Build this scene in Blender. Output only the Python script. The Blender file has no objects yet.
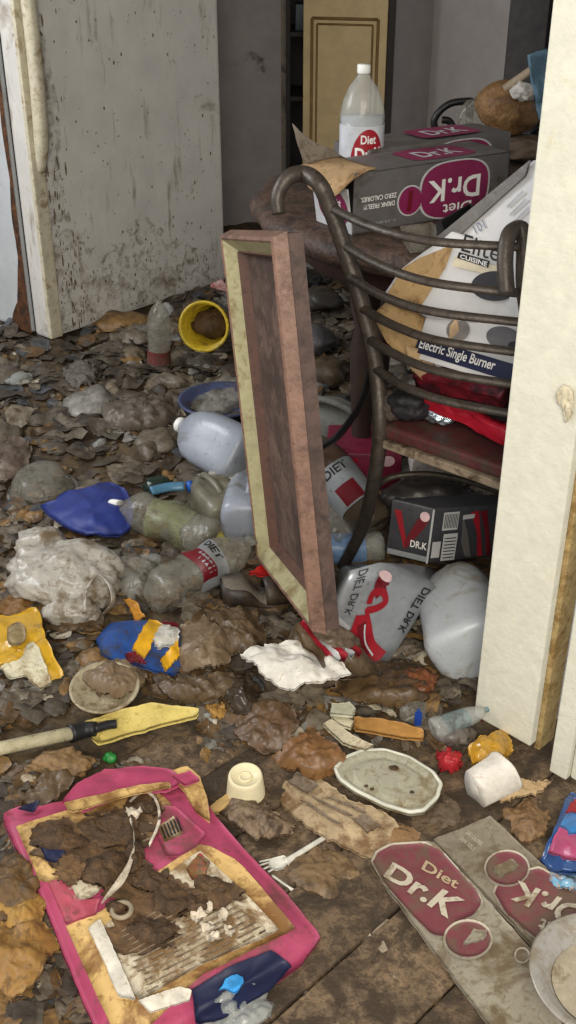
import bpy, bmesh, math, random
from mathutils import Vector, Matrix, noise

# ------------------------------------------------------------------ camera
TH = math.radians(29.67); FPX = 1080.0; CH = 1.35
scn = bpy.context.scene
COL = scn.collection
cam = bpy.data.cameras.new('camera'); camo = bpy.data.objects.new('camera', cam); COL.objects.link(camo)
cam.sensor_fit = 'VERTICAL'; cam.sensor_height = 36.0; cam.lens = FPX / 1024 * 36
cam.clip_start = 0.05
camo.location = (0, 0, CH); camo.rotation_euler = (math.pi / 2 - TH, 0, 0)
scn.camera = camo
# ------------------------------------------------------------------ world, lights, exposure
w = bpy.data.worlds.new('world'); scn.world = w; w.use_nodes = True
w.node_tree.nodes['Background'].inputs[0].default_value = (0.93, 0.96, 1.0, 1)
w.node_tree.nodes['Background'].inputs[1].default_value = 0.62
def area(name, loc, target, size, power, col):
    l = bpy.data.lights.new(name, 'AREA'); l.shape = 'RECTANGLE'; l.size = size[0]; l.size_y = size[1]
    l.energy = power; l.color = col
    o = bpy.data.objects.new(name, l); COL.objects.link(o); o.location = loc
    o.rotation_euler = (Vector(target) - Vector(loc)).to_track_quat('-Z', 'Y').to_euler()
    return o
area('fill_behind_camera', (0.05, -0.95, 2.0), (0.15, 1.7, 0.2), (1.3, 1.1), 62, (1.0, 0.93, 0.8))  # warm area light added behind the camera, its source is unseen
area('back_room_fill', (-2.1, 2.5, 1.75), (0.2, 3.2, 0.5), (0.9, 0.9), 36, (0.92, 0.95, 1.0))  # cool fill added to brighten the back room, no window stands here
scn.view_settings.view_transform = 'Standard'; scn.view_settings.look = 'None'
scn.view_settings.gamma = 1.0; scn.view_settings.use_curve_mapping = False
scn.view_settings.exposure = 0.35

# ------------------------------------------------------------------ helpers
random.seed(7)
FW = Vector((0, math.cos(TH), -math.sin(TH))); UP = Vector((0, math.sin(TH), math.cos(TH))); CAM = Vector((0, 0, CH))
def ray(px, py): return Vector(((px - 288) / FPX, 0, 0)) - UP * ((py - 512) / FPX) + FW
def P(px, py, z=0.0):
    d = ray(px, py); return CAM + d * ((z - CH) / d.z)
def Q(px, py, y):
    d = ray(px, py); return CAM + d * (y / d.y)
def sstep(a, b, x):
    t = max(0.0, min(1.0, (x - a) / (b - a))); return t * t * (3 - 2 * t)
def nz(x, y, z=0.0): return noise.noise(Vector((x, y, z)))
def hfloor(x, y):
    m = max(sstep(1.42, 1.62, y + 0.12 * nz(x * 3, y * 3, 4)), 1 - sstep(-0.42, -0.22, x))
    far = sstep(2.4, 2.9, y)
    a = 0.5 + 0.5 * nz(x * 5, y * 5, 1) + 0.35 * abs(nz(x * 13, y * 13, 2)) + 0.12 * nz(x * 31, y * 31, 3)
    return -0.012 * (1 - m) + m * (0.004 + (0.034 + 0.03 * far) * max(0, a))
def PF(px, py, off=0.0):
    z = 0.02
    for _ in range(5):
        p = P(px, py, z); z = hfloor(p.x, p.y) + off
    return P(px, py, z)
def C(r, g, b, a=1):
    f = lambda c: ((c / 255 + 0.055) / 1.055) ** 2.4 if c > 10 else c / 255 / 12.92
    return (f(r), f(g), f(b), a)

MATS = {}
def mat(name, col, rough=0.6, dirt=0.0, dcol=(62, 46, 30), dscale=9.0, var=0.18, metal=0.0, trans=0.0,
        clear=0.0, bump=0.15, bscale=60.0, streak=False, streakcol=(70, 48, 26), spec=0.4, emis=None, patchy=None, crease=0.0, cscale=26.0):
    if name in MATS: return MATS[name]
    m = bpy.data.materials.new(name); m.use_nodes = True; nt = m.node_tree; N = nt.nodes; L = nt.links
    b = N['Principled BSDF']; out = N['Material Output']
    tc = N.new('ShaderNodeTexCoord')
    def noi(sc, det=6, ro=0.6, vec=None, dist=0.0):
        n = N.new('ShaderNodeTexNoise'); n.inputs['Scale'].default_value = sc; n.inputs['Detail'].default_value = det
        n.inputs['Roughness'].default_value = ro; n.inputs['Distortion'].default_value = dist
        L.new(vec or tc.outputs['Object'], n.inputs['Vector']); return n
    def ramp(src, a, c):
        r = N.new('ShaderNodeMapRange'); r.inputs[1].default_value = a; r.inputs[2].default_value = c
        L.new(src, r.inputs[0]); return r.outputs[0]
    def mix(fac, A, B):
        x = N.new('ShaderNodeMix'); x.data_type = 'RGBA'
        L.new(fac, x.inputs[0])
        for s, v in ((x.inputs[6], A), (x.inputs[7], B)):
            if isinstance(v, tuple): s.default_value = v
            else: L.new(v, s)
        return x.outputs[2]
    base = C(*col)
    v1 = noi(dscale * 2.3, 5)
    dark = tuple(c * (1 - var * 1.6) for c in base[:3]) + (1,); lite = tuple(min(1, c * (1 + var)) for c in base[:3]) + (1,)
    cur = mix(ramp(v1.outputs[0], 0.3, 0.7), dark, lite)
    if streak:
        mp = N.new('ShaderNodeMapping'); mp.inputs['Scale'].default_value = (1, 1, 0.16); L.new(tc.outputs['Object'], mp.inputs[0])
        s = noi(22, 8, 0.72, mp.outputs[0]); cur = mix(ramp(s.outputs[0], 0.57, 0.74), cur, C(*streakcol))
        s2 = noi(34, 4, 0.7); cur = mix(ramp(s2.outputs[0], 0.64, 0.70), cur, C(*[int(c * 0.8) for c in streakcol]))
    if dirt > 0:
        d = noi(dscale, 8, 0.68, None, 0.4)
        c0 = 0.67 - 0.38 * dirt
        cur = mix(ramp(d.outputs[0], c0, c0 + 0.11), cur, C(*dcol))
        if dirt >= 0.2:
            d2 = noi(dscale * 4.5, 7, 0.75, None, 0.8); c1 = 0.655 - 0.34 * dirt
            rg = N.new('ShaderNodeMath'); rg.operation = 'MULTIPLY'; rg.inputs[1].default_value = 0.75
            L.new(ramp(d2.outputs[0], c1, c1 + 0.11), rg.inputs[0]); cur = mix(rg.outputs[0], cur, C(*dcol))
    L.new(cur, b.inputs['Base Color'])
    b.inputs['Roughness'].default_value = rough; b.inputs['Metallic'].default_value = metal
    b.inputs['Specular IOR Level'].default_value = spec
    b.inputs['Transmission Weight'].default_value = trans
    if emis: b.inputs['Emission Color'].default_value = C(*emis); b.inputs['Emission Strength'].default_value = 1
    if bump > 0:
        bn = N.new('ShaderNodeBump'); bn.inputs['Strength'].default_value = bump; bn.inputs['Distance'].default_value = 0.01
        L.new(noi(bscale, 4).outputs[0], bn.inputs['Height']); L.new(bn.outputs[0], b.inputs['Normal'])
    if crease > 0:
        rn = N.new('ShaderNodeTexNoise'); rn.noise_type = 'RIDGED_MULTIFRACTAL'; rn.inputs['Scale'].default_value = cscale; rn.inputs['Detail'].default_value = 4; rn.inputs['Distortion'].default_value = 0.6
        L.new(tc.outputs['Object'], rn.inputs['Vector'])
        b2_ = N.new('ShaderNodeBump'); b2_.inputs['Strength'].default_value = crease; b2_.inputs['Distance'].default_value = 0.004
        L.new(rn.outputs[0], b2_.inputs['Height'])
        if bump > 0: L.new(bn.outputs[0], b2_.inputs['Normal'])
        L.new(b2_.outputs[0], b.inputs['Normal'])
    if clear > 0:
        t = N.new('ShaderNodeBsdfTransparent'); mx = N.new('ShaderNodeMixShader'); mx.inputs[0].default_value = 1 - clear
        L.new(t.outputs[0], mx.inputs[1]); L.new(b.outputs[0], mx.inputs[2]); L.new(mx.outputs[0], out.inputs[0])
        if patchy: L.new(ramp(noi(patchy, 9, 0.72, None, 0.5).outputs[0], 0.48, 0.84), mx.inputs[0])
    MATS[name] = m; return m

def thing(name, label, cat, base, group=None):
    o = bpy.data.objects.new(name, None); COL.objects.link(o); o.location = base; o.empty_display_size = 0.05
    o['label'] = label; o['category'] = cat
    if group: o['group'] = group
    return o
def mesh(name, V, F, m, parent=None, smooth=True, label=None, cat=None, group=None, kind=None, mids=None):
    V = [Vector(v) for v in V]
    if parent is None:
        n = len(V); base = Vector((sum(v.x for v in V) / n, sum(v.y for v in V) / n, min(v.z for v in V)))
    else:
        base = parent.matrix_basis.translation.copy()
        if parent.parent: base = base + parent.parent.matrix_basis.translation
    me = bpy.data.meshes.new(name); me.from_pydata([v - base for v in V], [], F)
    for x in (m if isinstance(m, (list, tuple)) else [m]): me.materials.append(x)
    if mids: me.polygons.foreach_set('material_index', mids)
    if smooth: me.polygons.foreach_set('use_smooth', [True] * len(me.polygons))
    me.update(); me.validate()
    o = bpy.data.objects.new(name, me); COL.objects.link(o)
    if parent is None: o.location = base
    else: o.parent = parent
    if label: o['label'] = label
    if cat: o['category'] = cat
    if group: o['group'] = group
    if kind: o['kind'] = kind
    return o
def merge(*parts):
    V, F = [], []
    for v, f in parts:
        k = len(V); V += list(v); F += [tuple(i + k for i in q) for q in f]
    return V, F
def tf(vf, M): return [M @ Vector(v) for v in vf[0]], vf[1]
def obox(o, ax, ay, az, bev=0.0):
    o, ax, ay, az = map(Vector, (o, ax, ay, az))
    bm = bmesh.new()
    vs = [bm.verts.new(o + ax * i + ay * j + az * k) for k in (0, 1) for j in (0, 1) for i in (0, 1)]
    for q in ((0, 2, 3, 1), (4, 5, 7, 6), (0, 1, 5, 4), (1, 3, 7, 5), (3, 2, 6, 7), (2, 0, 4, 6)): bm.faces.new([vs[i] for i in q])
    bmesh.ops.recalc_face_normals(bm, faces=bm.faces)
    if bev > 0: bmesh.ops.bevel(bm, geom=list(bm.edges), offset=bev, segments=2, affect='EDGES', profile=0.6)
    bm.verts.index_update()
    r = [v.co.copy() for v in bm.verts], [tuple(v.index for v in f.verts) for f in bm.faces]
    bm.free(); return r
def subdiv(vf, cuts, fn=None):
    bm = bmesh.new(); vs = [bm.verts.new(v) for v in vf[0]]
    for f in vf[1]: bm.faces.new([vs[i] for i in f])
    bmesh.ops.subdivide_edges(bm, edges=list(bm.edges), cuts=cuts, use_grid_fill=True)
    bm.verts.index_update()
    V = [v.co.copy() for v in bm.verts]; F = [tuple(v.index for v in f.verts) for f in bm.faces]; bm.free()
    if fn: V = [fn(v) for v in V]
    return V, F
FD = {}
def fold(p, seed):
    """sharp straight creases, as in crumpled film: sum of warped triangle waves, range about -1..1."""
    k = int(seed * 10)
    if k not in FD:
        r = random.Random(k + 5); FD[k] = []
        for i in range(6):
            d = Vector((r.gauss(0, 1), r.gauss(0, 1), r.gauss(0, 1))).normalized(); FD[k].append((d, (1 + 0.75 * i), r.random(), 1 / (1 + 0.55 * i), r.uniform(0, 9)))
    h = 0.0
    for d, f, ph, a, o in FD[k]:
        t = p.dot(d) * f + ph + 0.5 * noise.noise(p * (0.9 * f) + Vector((o, o, o))); t -= math.floor(t)
        h += a * (abs(t - 0.5) * 4 - 1)
    return h / 2.2
def crump(p, s, seed=0.0):
    q = Vector((p[0] * s + seed, p[1] * s + seed * 1.7, p[2] * s))
    return 0.75 * fold(Vector(p) * s * 0.3, seed) + 0.45 * (abs(noise.noise(q)) * 1.4 - 0.35) + 0.3 * (abs(noise.noise(q * 2.7)) * 1.4 - 0.35)
def dent(vf, amp, s, seed=0.0):
    V = []
    for v in vf[0]:
        v = Vector(v); q = v * s + Vector((seed, seed, seed))
        V.append(v + Vector((noise.noise(q), noise.noise(q + Vector((7, 3, 1))), noise.noise(q + Vector((2, 9, 5))))) * amp)
    return V, vf[1]
def lathe(prof, n=24, M=None, cap0=True, cap1=True):
    V, F = [], []
    for r, z in prof:
        for i in range(n):
            a = 2 * math.pi * i / n; V.append(Vector((r * math.cos(a), r * math.sin(a), z)))
    for k in range(len(prof) - 1):
        for i in range(n):
            j = (i + 1) % n; F.append((k * n + i, k * n + j, (k + 1) * n + j, (k + 1) * n + i))
    if cap0: F.append(tuple(range(n))[::-1])
    if cap1: F.append(tuple((len(prof) - 1) * n + i for i in range(n)))
    if M is not None: V = [M @ v for v in V]
    return V, F
def spl(pts, n):
    pts = [Vector(p) for p in pts]; k = len(pts) - 1; out = []
    for i in range(n + 1):
        t = i / n * k; a = min(int(t), k - 1); u = t - a
        p0 = pts[max(a - 1, 0)]; p1 = pts[a]; p2 = pts[a + 1]; p3 = pts[min(a + 2, k)]
        out.append(0.5 * ((2 * p1) + (p2 - p0) * u + (2 * p0 - 5 * p1 + 4 * p2 - p3) * u * u + (3 * p1 - p0 - 3 * p2 + p3) * u ** 3))
    return out
def tube(pts, r, n=8, seg=None, flat=1.0):
    c = spl(pts, seg or 6 * (len(pts) - 1)) if len(pts) > 2 else [Vector(pts[0]), Vector(pts[1])]
    rr = r if callable(r) else (lambda t: r)
    V, F = [], []
    t0 = (c[1] - c[0]).normalized(); u = t0.orthogonal().normalized()
    for i, p in enumerate(c):
        t = (c[min(i + 1, len(c) - 1)] - c[max(i - 1, 0)]).normalized()
        u = (u - t * u.dot(t)).normalized(); v = t.cross(u)
        for k in range(n):
            a = 2 * math.pi * k / n; V.append(p + (u * math.cos(a) + v * math.sin(a) * flat) * rr(i / (len(c) - 1)))
    for i in range(len(c) - 1):
        for k in range(n):
            j = (k + 1) % n; F.append((i * n + k, i * n + j, (i + 1) * n + j, (i + 1) * n + k))
    F.append(tuple(range(n))[::-1]); F.append(tuple((len(c) - 1) * n + k for k in range(n)))
    return V, F
def frame_of(z, xhint=(1, 0, 0)):
    z = Vector(z).normalized(); x = Vector(xhint); x = (x - z * x.dot(z))
    if x.length < 1e-4: x = z.orthogonal()
    x.normalize(); y = z.cross(x)
    return Matrix((x, y, z)).transposed().to_4x4()
def between(p0, p1, xhint=(1, 0, 0)):
    return Matrix.Translation(Vector(p0)) @ frame_of(Vector(p1) - Vector(p0), xhint)
def resample(poly, K):
    L = []; n = len(poly)
    for i in range(n):
        a = poly[i]; b = poly[(i + 1) % n]; L.append(math.hypot(b[0] - a[0], b[1] - a[1]))
    T = sum(L); out = []; i = 0; acc = 0.0
    for k in range(K):
        s = T * k / K
        while acc + L[i] < s: acc += L[i]; i += 1
        u = (s - acc) / L[i]; a = poly[i]; b = poly[(i + 1) % n]
        out.append((a[0] + (b[0] - a[0]) * u, a[1] + (b[1] - a[1]) * u))
    return out
def pgrid(poly, K=40, rings=6, jit=0.0, seed=0):
    """2D star grid of an outline: points and faces."""
    rs = resample(poly, K); n = len(poly)
    cx = sum(p[0] for p in rs) / K; cy = sum(p[1] for p in rs) / K
    rnd = random.Random(seed); pts = [(cx, cy)]
    out = [(p[0] + rnd.uniform(-jit, jit), p[1] + rnd.uniform(-jit, jit)) for p in rs]
    for r in range(1, rings + 1):
        t = r / rings
        for p, q in zip(out, rs): pts.append((cx + (q[0] - cx) * t + (p[0] - q[0]) * t ** 6, cy + (q[1] - cy) * t + (p[1] - q[1]) * t ** 6))
    F = [(0, 1 + i, 1 + (i + 1) % K) for i in range(K)]
    for r in range(rings - 1):
        for i in range(K):
            a = 1 + r * K; j = (i + 1) % K; F.append((a + i, a + K + i, a + K + j, a + j))
    rim = [1 + (rings - 1) * K + i for i in range(K)]
    return pts, F, rim
def thicken(top, F, rim, bottom):
    n = len(top); V = list(top) + list(bottom)
    G = list(F) + [tuple(i + n for i in f[::-1]) for f in F]
    for a, b in zip(rim, rim[1:] + rim[:1]): G.append((a, a + n, b + n, b))
    return V, G
def psheet(poly, off=0.01, amp=0.01, s=22, thick=0.0015, K=44, rings=7, jit=1.0, seed=0, floor=True):
    """crumpled sheet lying on the floor under a pixel outline."""
    pts, F, rim = pgrid(poly, K, rings, jit, seed)
    fo = off if callable(off) else (lambda x, y: off)
    T, B = [], []
    for x, y in pts:
        o = fo(x, y); p = PF(x, y, o) if floor else P(x, y, o)
        a = max(-0.6, crump((p.x, p.y, 0), s, seed)) * amp
        T.append(p + Vector((0, 0, a))); B.append(p + Vector((0, 0, a - thick)))
    return thicken(T, [f[::-1] for f in F], rim, B)
TXT = {}
def textmesh(s, bold=0.0, shear=0.0, spacing=1.0):
    k = (s, bold, shear, spacing)
    if k not in TXT:
        c = bpy.data.curves.new('t', 'FONT'); c.body = s; c.offset = bold; c.shear = shear; c.space_character = spacing; c.resolution_u = 3
        o = bpy.data.objects.new('t', c); COL.objects.link(o)
        dg = bpy.context.evaluated_depsgraph_get(); dg.update()
        me = bpy.data.meshes.new_from_object(o.evaluated_get(dg))
        V = [v.co.copy() for v in me.vertices]; F = [tuple(p.vertices) for p in me.polygons]
        bpy.data.objects.remove(o); bpy.data.curves.remove(c); bpy.data.meshes.remove(me)
        x0 = min(v.x for v in V); x1 = max(v.x for v in V); y0 = min(v.y for v in V); y1 = max(v.y for v in V)
        TXT[k] = ([((v.x - x0) / (x1 - x0), (v.y - y0) / (y1 - y0)) for v in V], F)
    return TXT[k]
def text(s, parent, m, fn, bold=0.0, shear=0.0, name='lettering', label=None):
    V, F = textmesh(s, bold, shear)
    return mesh(name, [fn(u, v) for u, v in V], F, m, parent, smooth=False, label=label)
def plane_fn(o, ux, uy, n=None, eps=0.0012):
    o = Vector(o); ux = Vector(ux); uy = Vector(uy); nn = Vector(n) if n else ux.cross(uy).normalized()
    return lambda u, v: o + ux * u + uy * v + nn * eps
def bil(q, u, v):
    a = [q[0][i] * (1 - u) + q[1][i] * u for i in (0, 1)]; b = [q[3][i] * (1 - u) + q[2][i] * u for i in (0, 1)]
    return a[0] * (1 - v) + b[0] * v, a[1] * (1 - v) + b[1] * v
def ptext(q, off):  # q: TL,TR,BR,BL pixels of the text block
    def fn(u, v):
        x, y = bil(q, u, 1 - v); return PF(x, y, off(x, y) if callable(off) else off)
    return fn
def decal(name, parent, pts2, fn, m, label=None):
    V = [fn(u, v) for u, v in pts2]
    return mesh(name, V, [tuple(range(len(V)))], m, parent, smooth=False, label=label)
def ell(cx, cy, rx, ry, n=24, a0=0.0):
    return [(cx + rx * math.cos(a0 + 2 * math.pi * i / n), cy + ry * math.sin(a0 + 2 * math.pi * i / n)) for i in range(n)]
def rrect(x0, y0, x1, y1, r, n=5):
    out = []
    for cx, cy, a in ((x1 - r, y1 - r, 0), (x0 + r, y1 - r, 90), (x0 + r, y0 + r, 180), (x1 - r, y0 + r, 270)):
        for i in range(n + 1):
            t = math.radians(a + 90 * i / n); out.append((cx + r * math.cos(t), cy + r * math.sin(t)))
    return out
def blob(c, rad, amp=0.25, s=3.0, seed=0.0, sub=4, M=None, ridged=True, floorcut=True):
    bm = bmesh.new(); bmesh.ops.create_icosphere(bm, subdivisions=sub, radius=1.0); bm.verts.index_update()
    V = []; c = Vector(c); rad = Vector(rad)
    for v in bm.verts:
        d = v.co.normalized(); q = d * s + Vector((seed, seed * 2, -seed))
        a = noise.noise(q); b = noise.noise(q * 2.2 + Vector((3, 1, 2))); e = noise.noise(q * 4.6)
        k = 1 + amp * (0.9 * fold(d * 0.7, seed) + 0.55 * a + 0.3 * (1 - 2.4 * abs(b)) + 0.2 * e if ridged else a + 0.5 * b)
        p = Vector((d.x * rad.x, d.y * rad.y, d.z * rad.z)) * k
        if M is not None: p = M.to_3x3() @ p
        p += c
        V.append(p)
    F = [tuple(v.index for v in f.verts) for f in bm.faces]; bm.free()
    if floorcut:
        V = [Vector((p.x, p.y, max(p.z, hfloor(p.x, p.y) + 0.001 + 0.002 * (i % 3)))) for i, p in enumerate(V)]
    return V, F

# ================================================================== SETTING
M_soil = mat('floor_filth', (88, 72, 50), 0.65, 0.5, (54, 43, 31), 9, 0.3, bump=0.6, bscale=45)
V, F = [], []
x0, x1, y0, y1, st = -2.5, 2.3, 0.2, 5.5, 0.016
nx = int((x1 - x0) / st); ny = int((y1 - y0) / st)
for j in range(ny + 1):
    for i in range(nx + 1):
        x = x0 + i * st; y = y0 + j * st; V.append((x, y, hfloor(x, y)))
for j in range(ny):
    for i in range(nx):
        a = j * (nx + 1) + i; F.append((a, a + 1, a + nx + 2, a + nx + 1))
floor = mesh('floor', V, F, M_soil, kind='structure')
M_plank = [mat('plank_a', (120, 99, 75), 0.7, 0.56, (62, 49, 35), 13, 0.25, bump=0.5, bscale=70),
           mat('plank_b', (108, 88, 66), 0.75, 0.6, (58, 46, 33), 11, 0.25, bump=0.5, bscale=80)]
dv = Vector((0.712, 0.702, 0)); pv = Vector((0.702, -0.712, 0)); o0 = P(300, 998, 0)
for k in range(-5, 7):
    wdt = 0.138
    a = o0 + pv * (k * 0.142) - dv * 0.75; a.z = -0.02 + 0.002 * (k % 2)
    vf = obox(a, dv * (0.9 + 0.82), pv * wdt, (0, 0, 0.021), 0.003)
    pl = mesh('plank', vf[0], vf[1], M_plank[k % 2], floor, smooth=False)

M_wall = mat('grey_wall', (152, 145, 144), 0.8, 0.12, (78, 72, 68), 5, 0.08, bump=0.1)
M_wall2 = mat('pale_wall', (166, 159, 153), 0.8, 0.1, (90, 80, 70), 5, 0.06, bump=0.1)
M_cream = mat('cream_paint', (214, 211, 193), 0.45, 0.16, (196, 184, 140), 14, 0.05, bump=0.22, bscale=55)
M_tan = mat('stained_jamb', (176, 152, 104), 0.5, 0.45, (132, 104, 60), 16, 0.12, bump=0.4)
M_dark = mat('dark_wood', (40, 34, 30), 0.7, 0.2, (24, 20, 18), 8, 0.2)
M_ceil = mat('ceiling_paint', (150, 146, 140), 0.9, 0.1, (110, 100, 90), 4, 0.05)
def slab(name, p, q, z0, z1, th, m, back=True, kind='structure', parent=None, bev=0.0):
    p = Vector((p[0], p[1], z0)); q = Vector((q[0], q[1], z0)); d = q - p; n = Vector((-d.y, d.x, 0)).normalized() * th
    vf = obox(p, d, n, (0, 0, z1 - z0), bev); return mesh(name, vf[0], vf[1], m, parent, smooth=False, kind=kind if parent is None else None)
slab('wall_back', (-2.5, 5.0), (-0.03, 5.0), 0, 2.45, 0.1, M_wall)
slab('trim_1', (-0.03, 4.98), (0.0, 4.98), 0, 2.45, 0.12, mat('trim_grey', (120, 112, 100), 0.6, 0.3))
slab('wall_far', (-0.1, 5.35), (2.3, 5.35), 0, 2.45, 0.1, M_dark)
slab('wall_left', (-2.5, 5.5), (-2.5, 1.6), 0, 2.45, -0.1, M_wall)
corner = Q(431, 60, 4.62); cl = Q(393, 60, 4.5); cr = Q(512, 60, 4.35)
slab('wall_alcove', (cl.x, cl.y), (corner.x, corner.y), 0, 2.45, 0.05, M_wall)
slab('wall_right_back', (corner.x, corner.y), (cr.x, cr.y), 0, 2.45, 0.05, M_wall2)
pp = Q(506, 60, 4.2); slab('trim_2', (pp.x, pp.y), (pp.x + 0.13, pp.y - 0.02), 0, 2.45, 0.1, mat('grey_post', (74, 70, 70), 0.7, 0.2))
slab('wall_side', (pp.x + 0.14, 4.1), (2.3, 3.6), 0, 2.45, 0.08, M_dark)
ce = obox((-2.6, 1.15, 2.45), (4.9, 0, 0), (0, 4.4, 0), (0, 0, 0.08)); mesh('ceiling', ce[0], ce[1], M_ceil, smooth=False, kind='structure')

# folding closet door with routed panel lines, dark closet with shelves beside it
M_beige = mat('beige_door', (186, 162, 118), 0.6, 0.15, (140, 112, 72), 6, 0.08, bump=0.1)
dl = Q(303, 60, 4.5); dr = Q(386, 60, 4.42)
d1 = slab('door_1', (dl.x, dl.y), (dr.x, dr.y), 0.02, 2.1, 0.035, M_beige, bev=0.004)
dd = Vector((dr.x - dl.x, dr.y - dl.y, 0)); dW = dd.length; du = dd.normalized(); dn = Vector((du.y, -du.x, 0))
M_line = mat('door_groove', (120, 92, 52), 0.7)
for ins, rr in ((0.035, 0.006), (0.055, 0.004)):
    for zz in ((0.10, 0.985), (1.10, 1.98)):
        c4 = [(ins, zz[0] + ins), (dW - ins, zz[0] + ins), (dW - ins, zz[1] - ins), (ins, zz[1] - ins)]
        c4 = [Vector((dl.x, dl.y, 0)) + du * a + dn * 0.002 + Vector((0, 0, b)) for a, b in c4]
        vf = merge(*[tube([c4[i], c4[(i + 1) % 4]], rr, 6) for i in range(4)])
        mesh('molding', vf[0], vf[1], M_line, d1)
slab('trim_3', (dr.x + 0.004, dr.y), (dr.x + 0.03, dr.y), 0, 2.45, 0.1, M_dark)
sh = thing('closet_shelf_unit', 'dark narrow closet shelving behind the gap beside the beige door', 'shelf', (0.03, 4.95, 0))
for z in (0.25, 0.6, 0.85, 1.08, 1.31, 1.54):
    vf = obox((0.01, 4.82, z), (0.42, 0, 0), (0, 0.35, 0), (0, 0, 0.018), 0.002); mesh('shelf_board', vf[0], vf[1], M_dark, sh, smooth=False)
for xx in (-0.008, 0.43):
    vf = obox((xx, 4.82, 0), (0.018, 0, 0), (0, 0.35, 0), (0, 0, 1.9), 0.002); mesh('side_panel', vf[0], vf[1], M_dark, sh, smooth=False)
for k, z in enumerate((0.868, 1.098, 1.328)):
    vf = obox((0.03, 4.86, z+0.001), (0.09, 0, 0), (0, 0.12, 0), (0, 0, 0.10), 0.004)
    mesh('storage_tin', vf[0], vf[1], mat('tin%d' % k, [(60, 74, 78), (70, 66, 60), (52, 62, 74)][k], 0.5), None, label=['teal tin on a lower closet shelf', 'brown tin on the middle closet shelf', 'slate blue tin on the upper closet shelf'][k], cat='tin')

# partition wall end on the right with painted casing
A = Vector((0.348, 1.567, 0)); B = Vector((0.436, 1.481, 0)); e = (B - A); en = Vector((0.7, 0.714, 0)); eu = e.normalized()
vf = obox(A + en * 0.02 + eu * 0.008, eu * 0.105, en * 1.75, (0, 0, 2.45)); wr = mesh('wall_right', vf[0], vf[1], mat('white_wall', (206, 204, 200), 0.6, 0.2, (160, 140, 110), 9, 0.05), smooth=False, kind='structure')
vf = subdiv(obox(A + Vector((0, 0, 0.02)), e, en * 0.02, (0, 0, 2.43), 0.003), 3, lambda v: v + Vector((1, 1, 0)) * 0.001 * nz(v.x * 20, v.y * 20, v.z * 9))
mesh('trim_4', vf[0], vf[1], M_cream, smooth=False, kind='structure')
vf = obox(B + en * 0.021 - eu * 0.004, eu * 0.012, en * 0.05, (0, 0, 2.45), 0.003); mesh('trim_5', vf[0], vf[1], M_tan, smooth=False, kind='structure')
vf = obox(A - eu * 0.002 + Vector((0, 0, 0.0)), eu * 0.02, en * 0.03, (0, 0, 0.03), 0.002); mesh('baseboard_end', vf[0], vf[1], mat('dark_red_paint', (96, 52, 52), 0.6, 0.4), smooth=False, kind='structure')
# torn paint curl and nail hole on the casing
cp = Q(556, 372, 1.50)
vf = blob(cp - en * 0.0 , (0.010, 0.010, 0.022), 0.5, 2.4, 3, 3, floorcut=False)
M_curl = mat('paint_curl', (206, 196, 168), 0.6, 0.4, (150, 124, 88), 30)
pc = CAM + (A + eu * 0.095 - CAM).normalized() * 0
curl_o = A + eu * 0.085 + Vector((0, 0, 0.70)) - en * 0.004
poly = [(0, 0), (0.02, 0.018), (0.05, 0.012), (0.06, -0.02), (0.04, -0.045), (0.022, -0.02), (0.008, -0.018)]
pts, FF, rim = pgrid(poly, 30, 5, 0.002, 2)
T = [curl_o + eu * x * 0.55 + Vector((0, 0, y)) - en * (0.002 + 0.012 * abs(nz(x * 60, y * 60, 1))) for x, y in pts]; Bt = [p + en * 0.003 for p in T]
vf = thicken(T, FF, rim, Bt); mesh('paint_curl', vf[0], vf[1], M_curl, label='torn curl of peeling paint on the cream door casing', cat='paint flake')
# second casing board at the right frame edge
S = P(549, 771, 0.012)
vf = obox(S, eu * 0.034, en * 0.03, (0, 0, 2.43), 0.003); mesh('trim_6', vf[0], vf[1], M_cream, smooth=False, kind='structure')
vf = obox(S + eu * 0.035 + en * 0.012, eu * 0.12, en * 0.02, (0, 0, 2.43), 0.003); mesh('trim_7', vf[0], vf[1], M_cream, smooth=False, kind='structure')

# ================================================================== REFRIGERATOR
M_fr = mat('fridge_enamel', (194, 190, 182), 0.5, 0.18, (120, 104, 82), 4, 0.06, bump=0.1, streak=True, streakcol=(122, 106, 84))
M_fr2 = mat('fridge_side_enamel', (176, 178, 178), 0.5, 0.2, (130, 122, 108), 5, 0.05, bump=0.1)
N0 = Vector((-0.806, 3.46, 0.05)); fu = Vector((0.655, 0.756, 0)); fv = Vector((-0.756, 0.655, 0))
fr = thing('refrigerator', 'grimy white refrigerator with rusty door edge and mould specks', 'refrigerator', (-0.83, 4.1, 0.0))
vf = subdiv(obox(N0, fu * 0.86, fv * 0.075, (0, 0, 1.65), 0.012), 2); mesh('door', vf[0], vf[1], M_fr, fr, smooth=False)
vf = obox(N0 + fv * 0.095 - fu * 0.0, fu * 0.86, fv * 0.62, (0, 0, 1.68), 0.01); mesh('body', vf[0], vf[1], M_fr2, fr, smooth=False)
vf = obox(N0 + fv * 0.075 + fu * 0.014 + Vector((0, 0, 0.01)), fu * 0.83, fv * 0.02, (0, 0, 1.62)); mesh('gasket', vf[0], vf[1], mat('black_gasket', (22, 19, 17), 0.8), fr, smooth=False)
M_hand = mat('yellowed_handle', (190, 182, 158), 0.45, 0.34, (140, 122, 90), 14, 0.1)
hp = [N0 + fu * 0.035 - fv * a + Vector((0, 0, z)) for a, z in ((0.006, 0.55), (0.026, 0.64), (0.038, 0.85), (0.038, 1.1), (0.036, 1.6))]
vf = tube(hp, lambda t: 0.014 + 0.009 * min(1, t * 4), 10, 30); mesh('handle', vf[0], vf[1], M_hand, fr)
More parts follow.
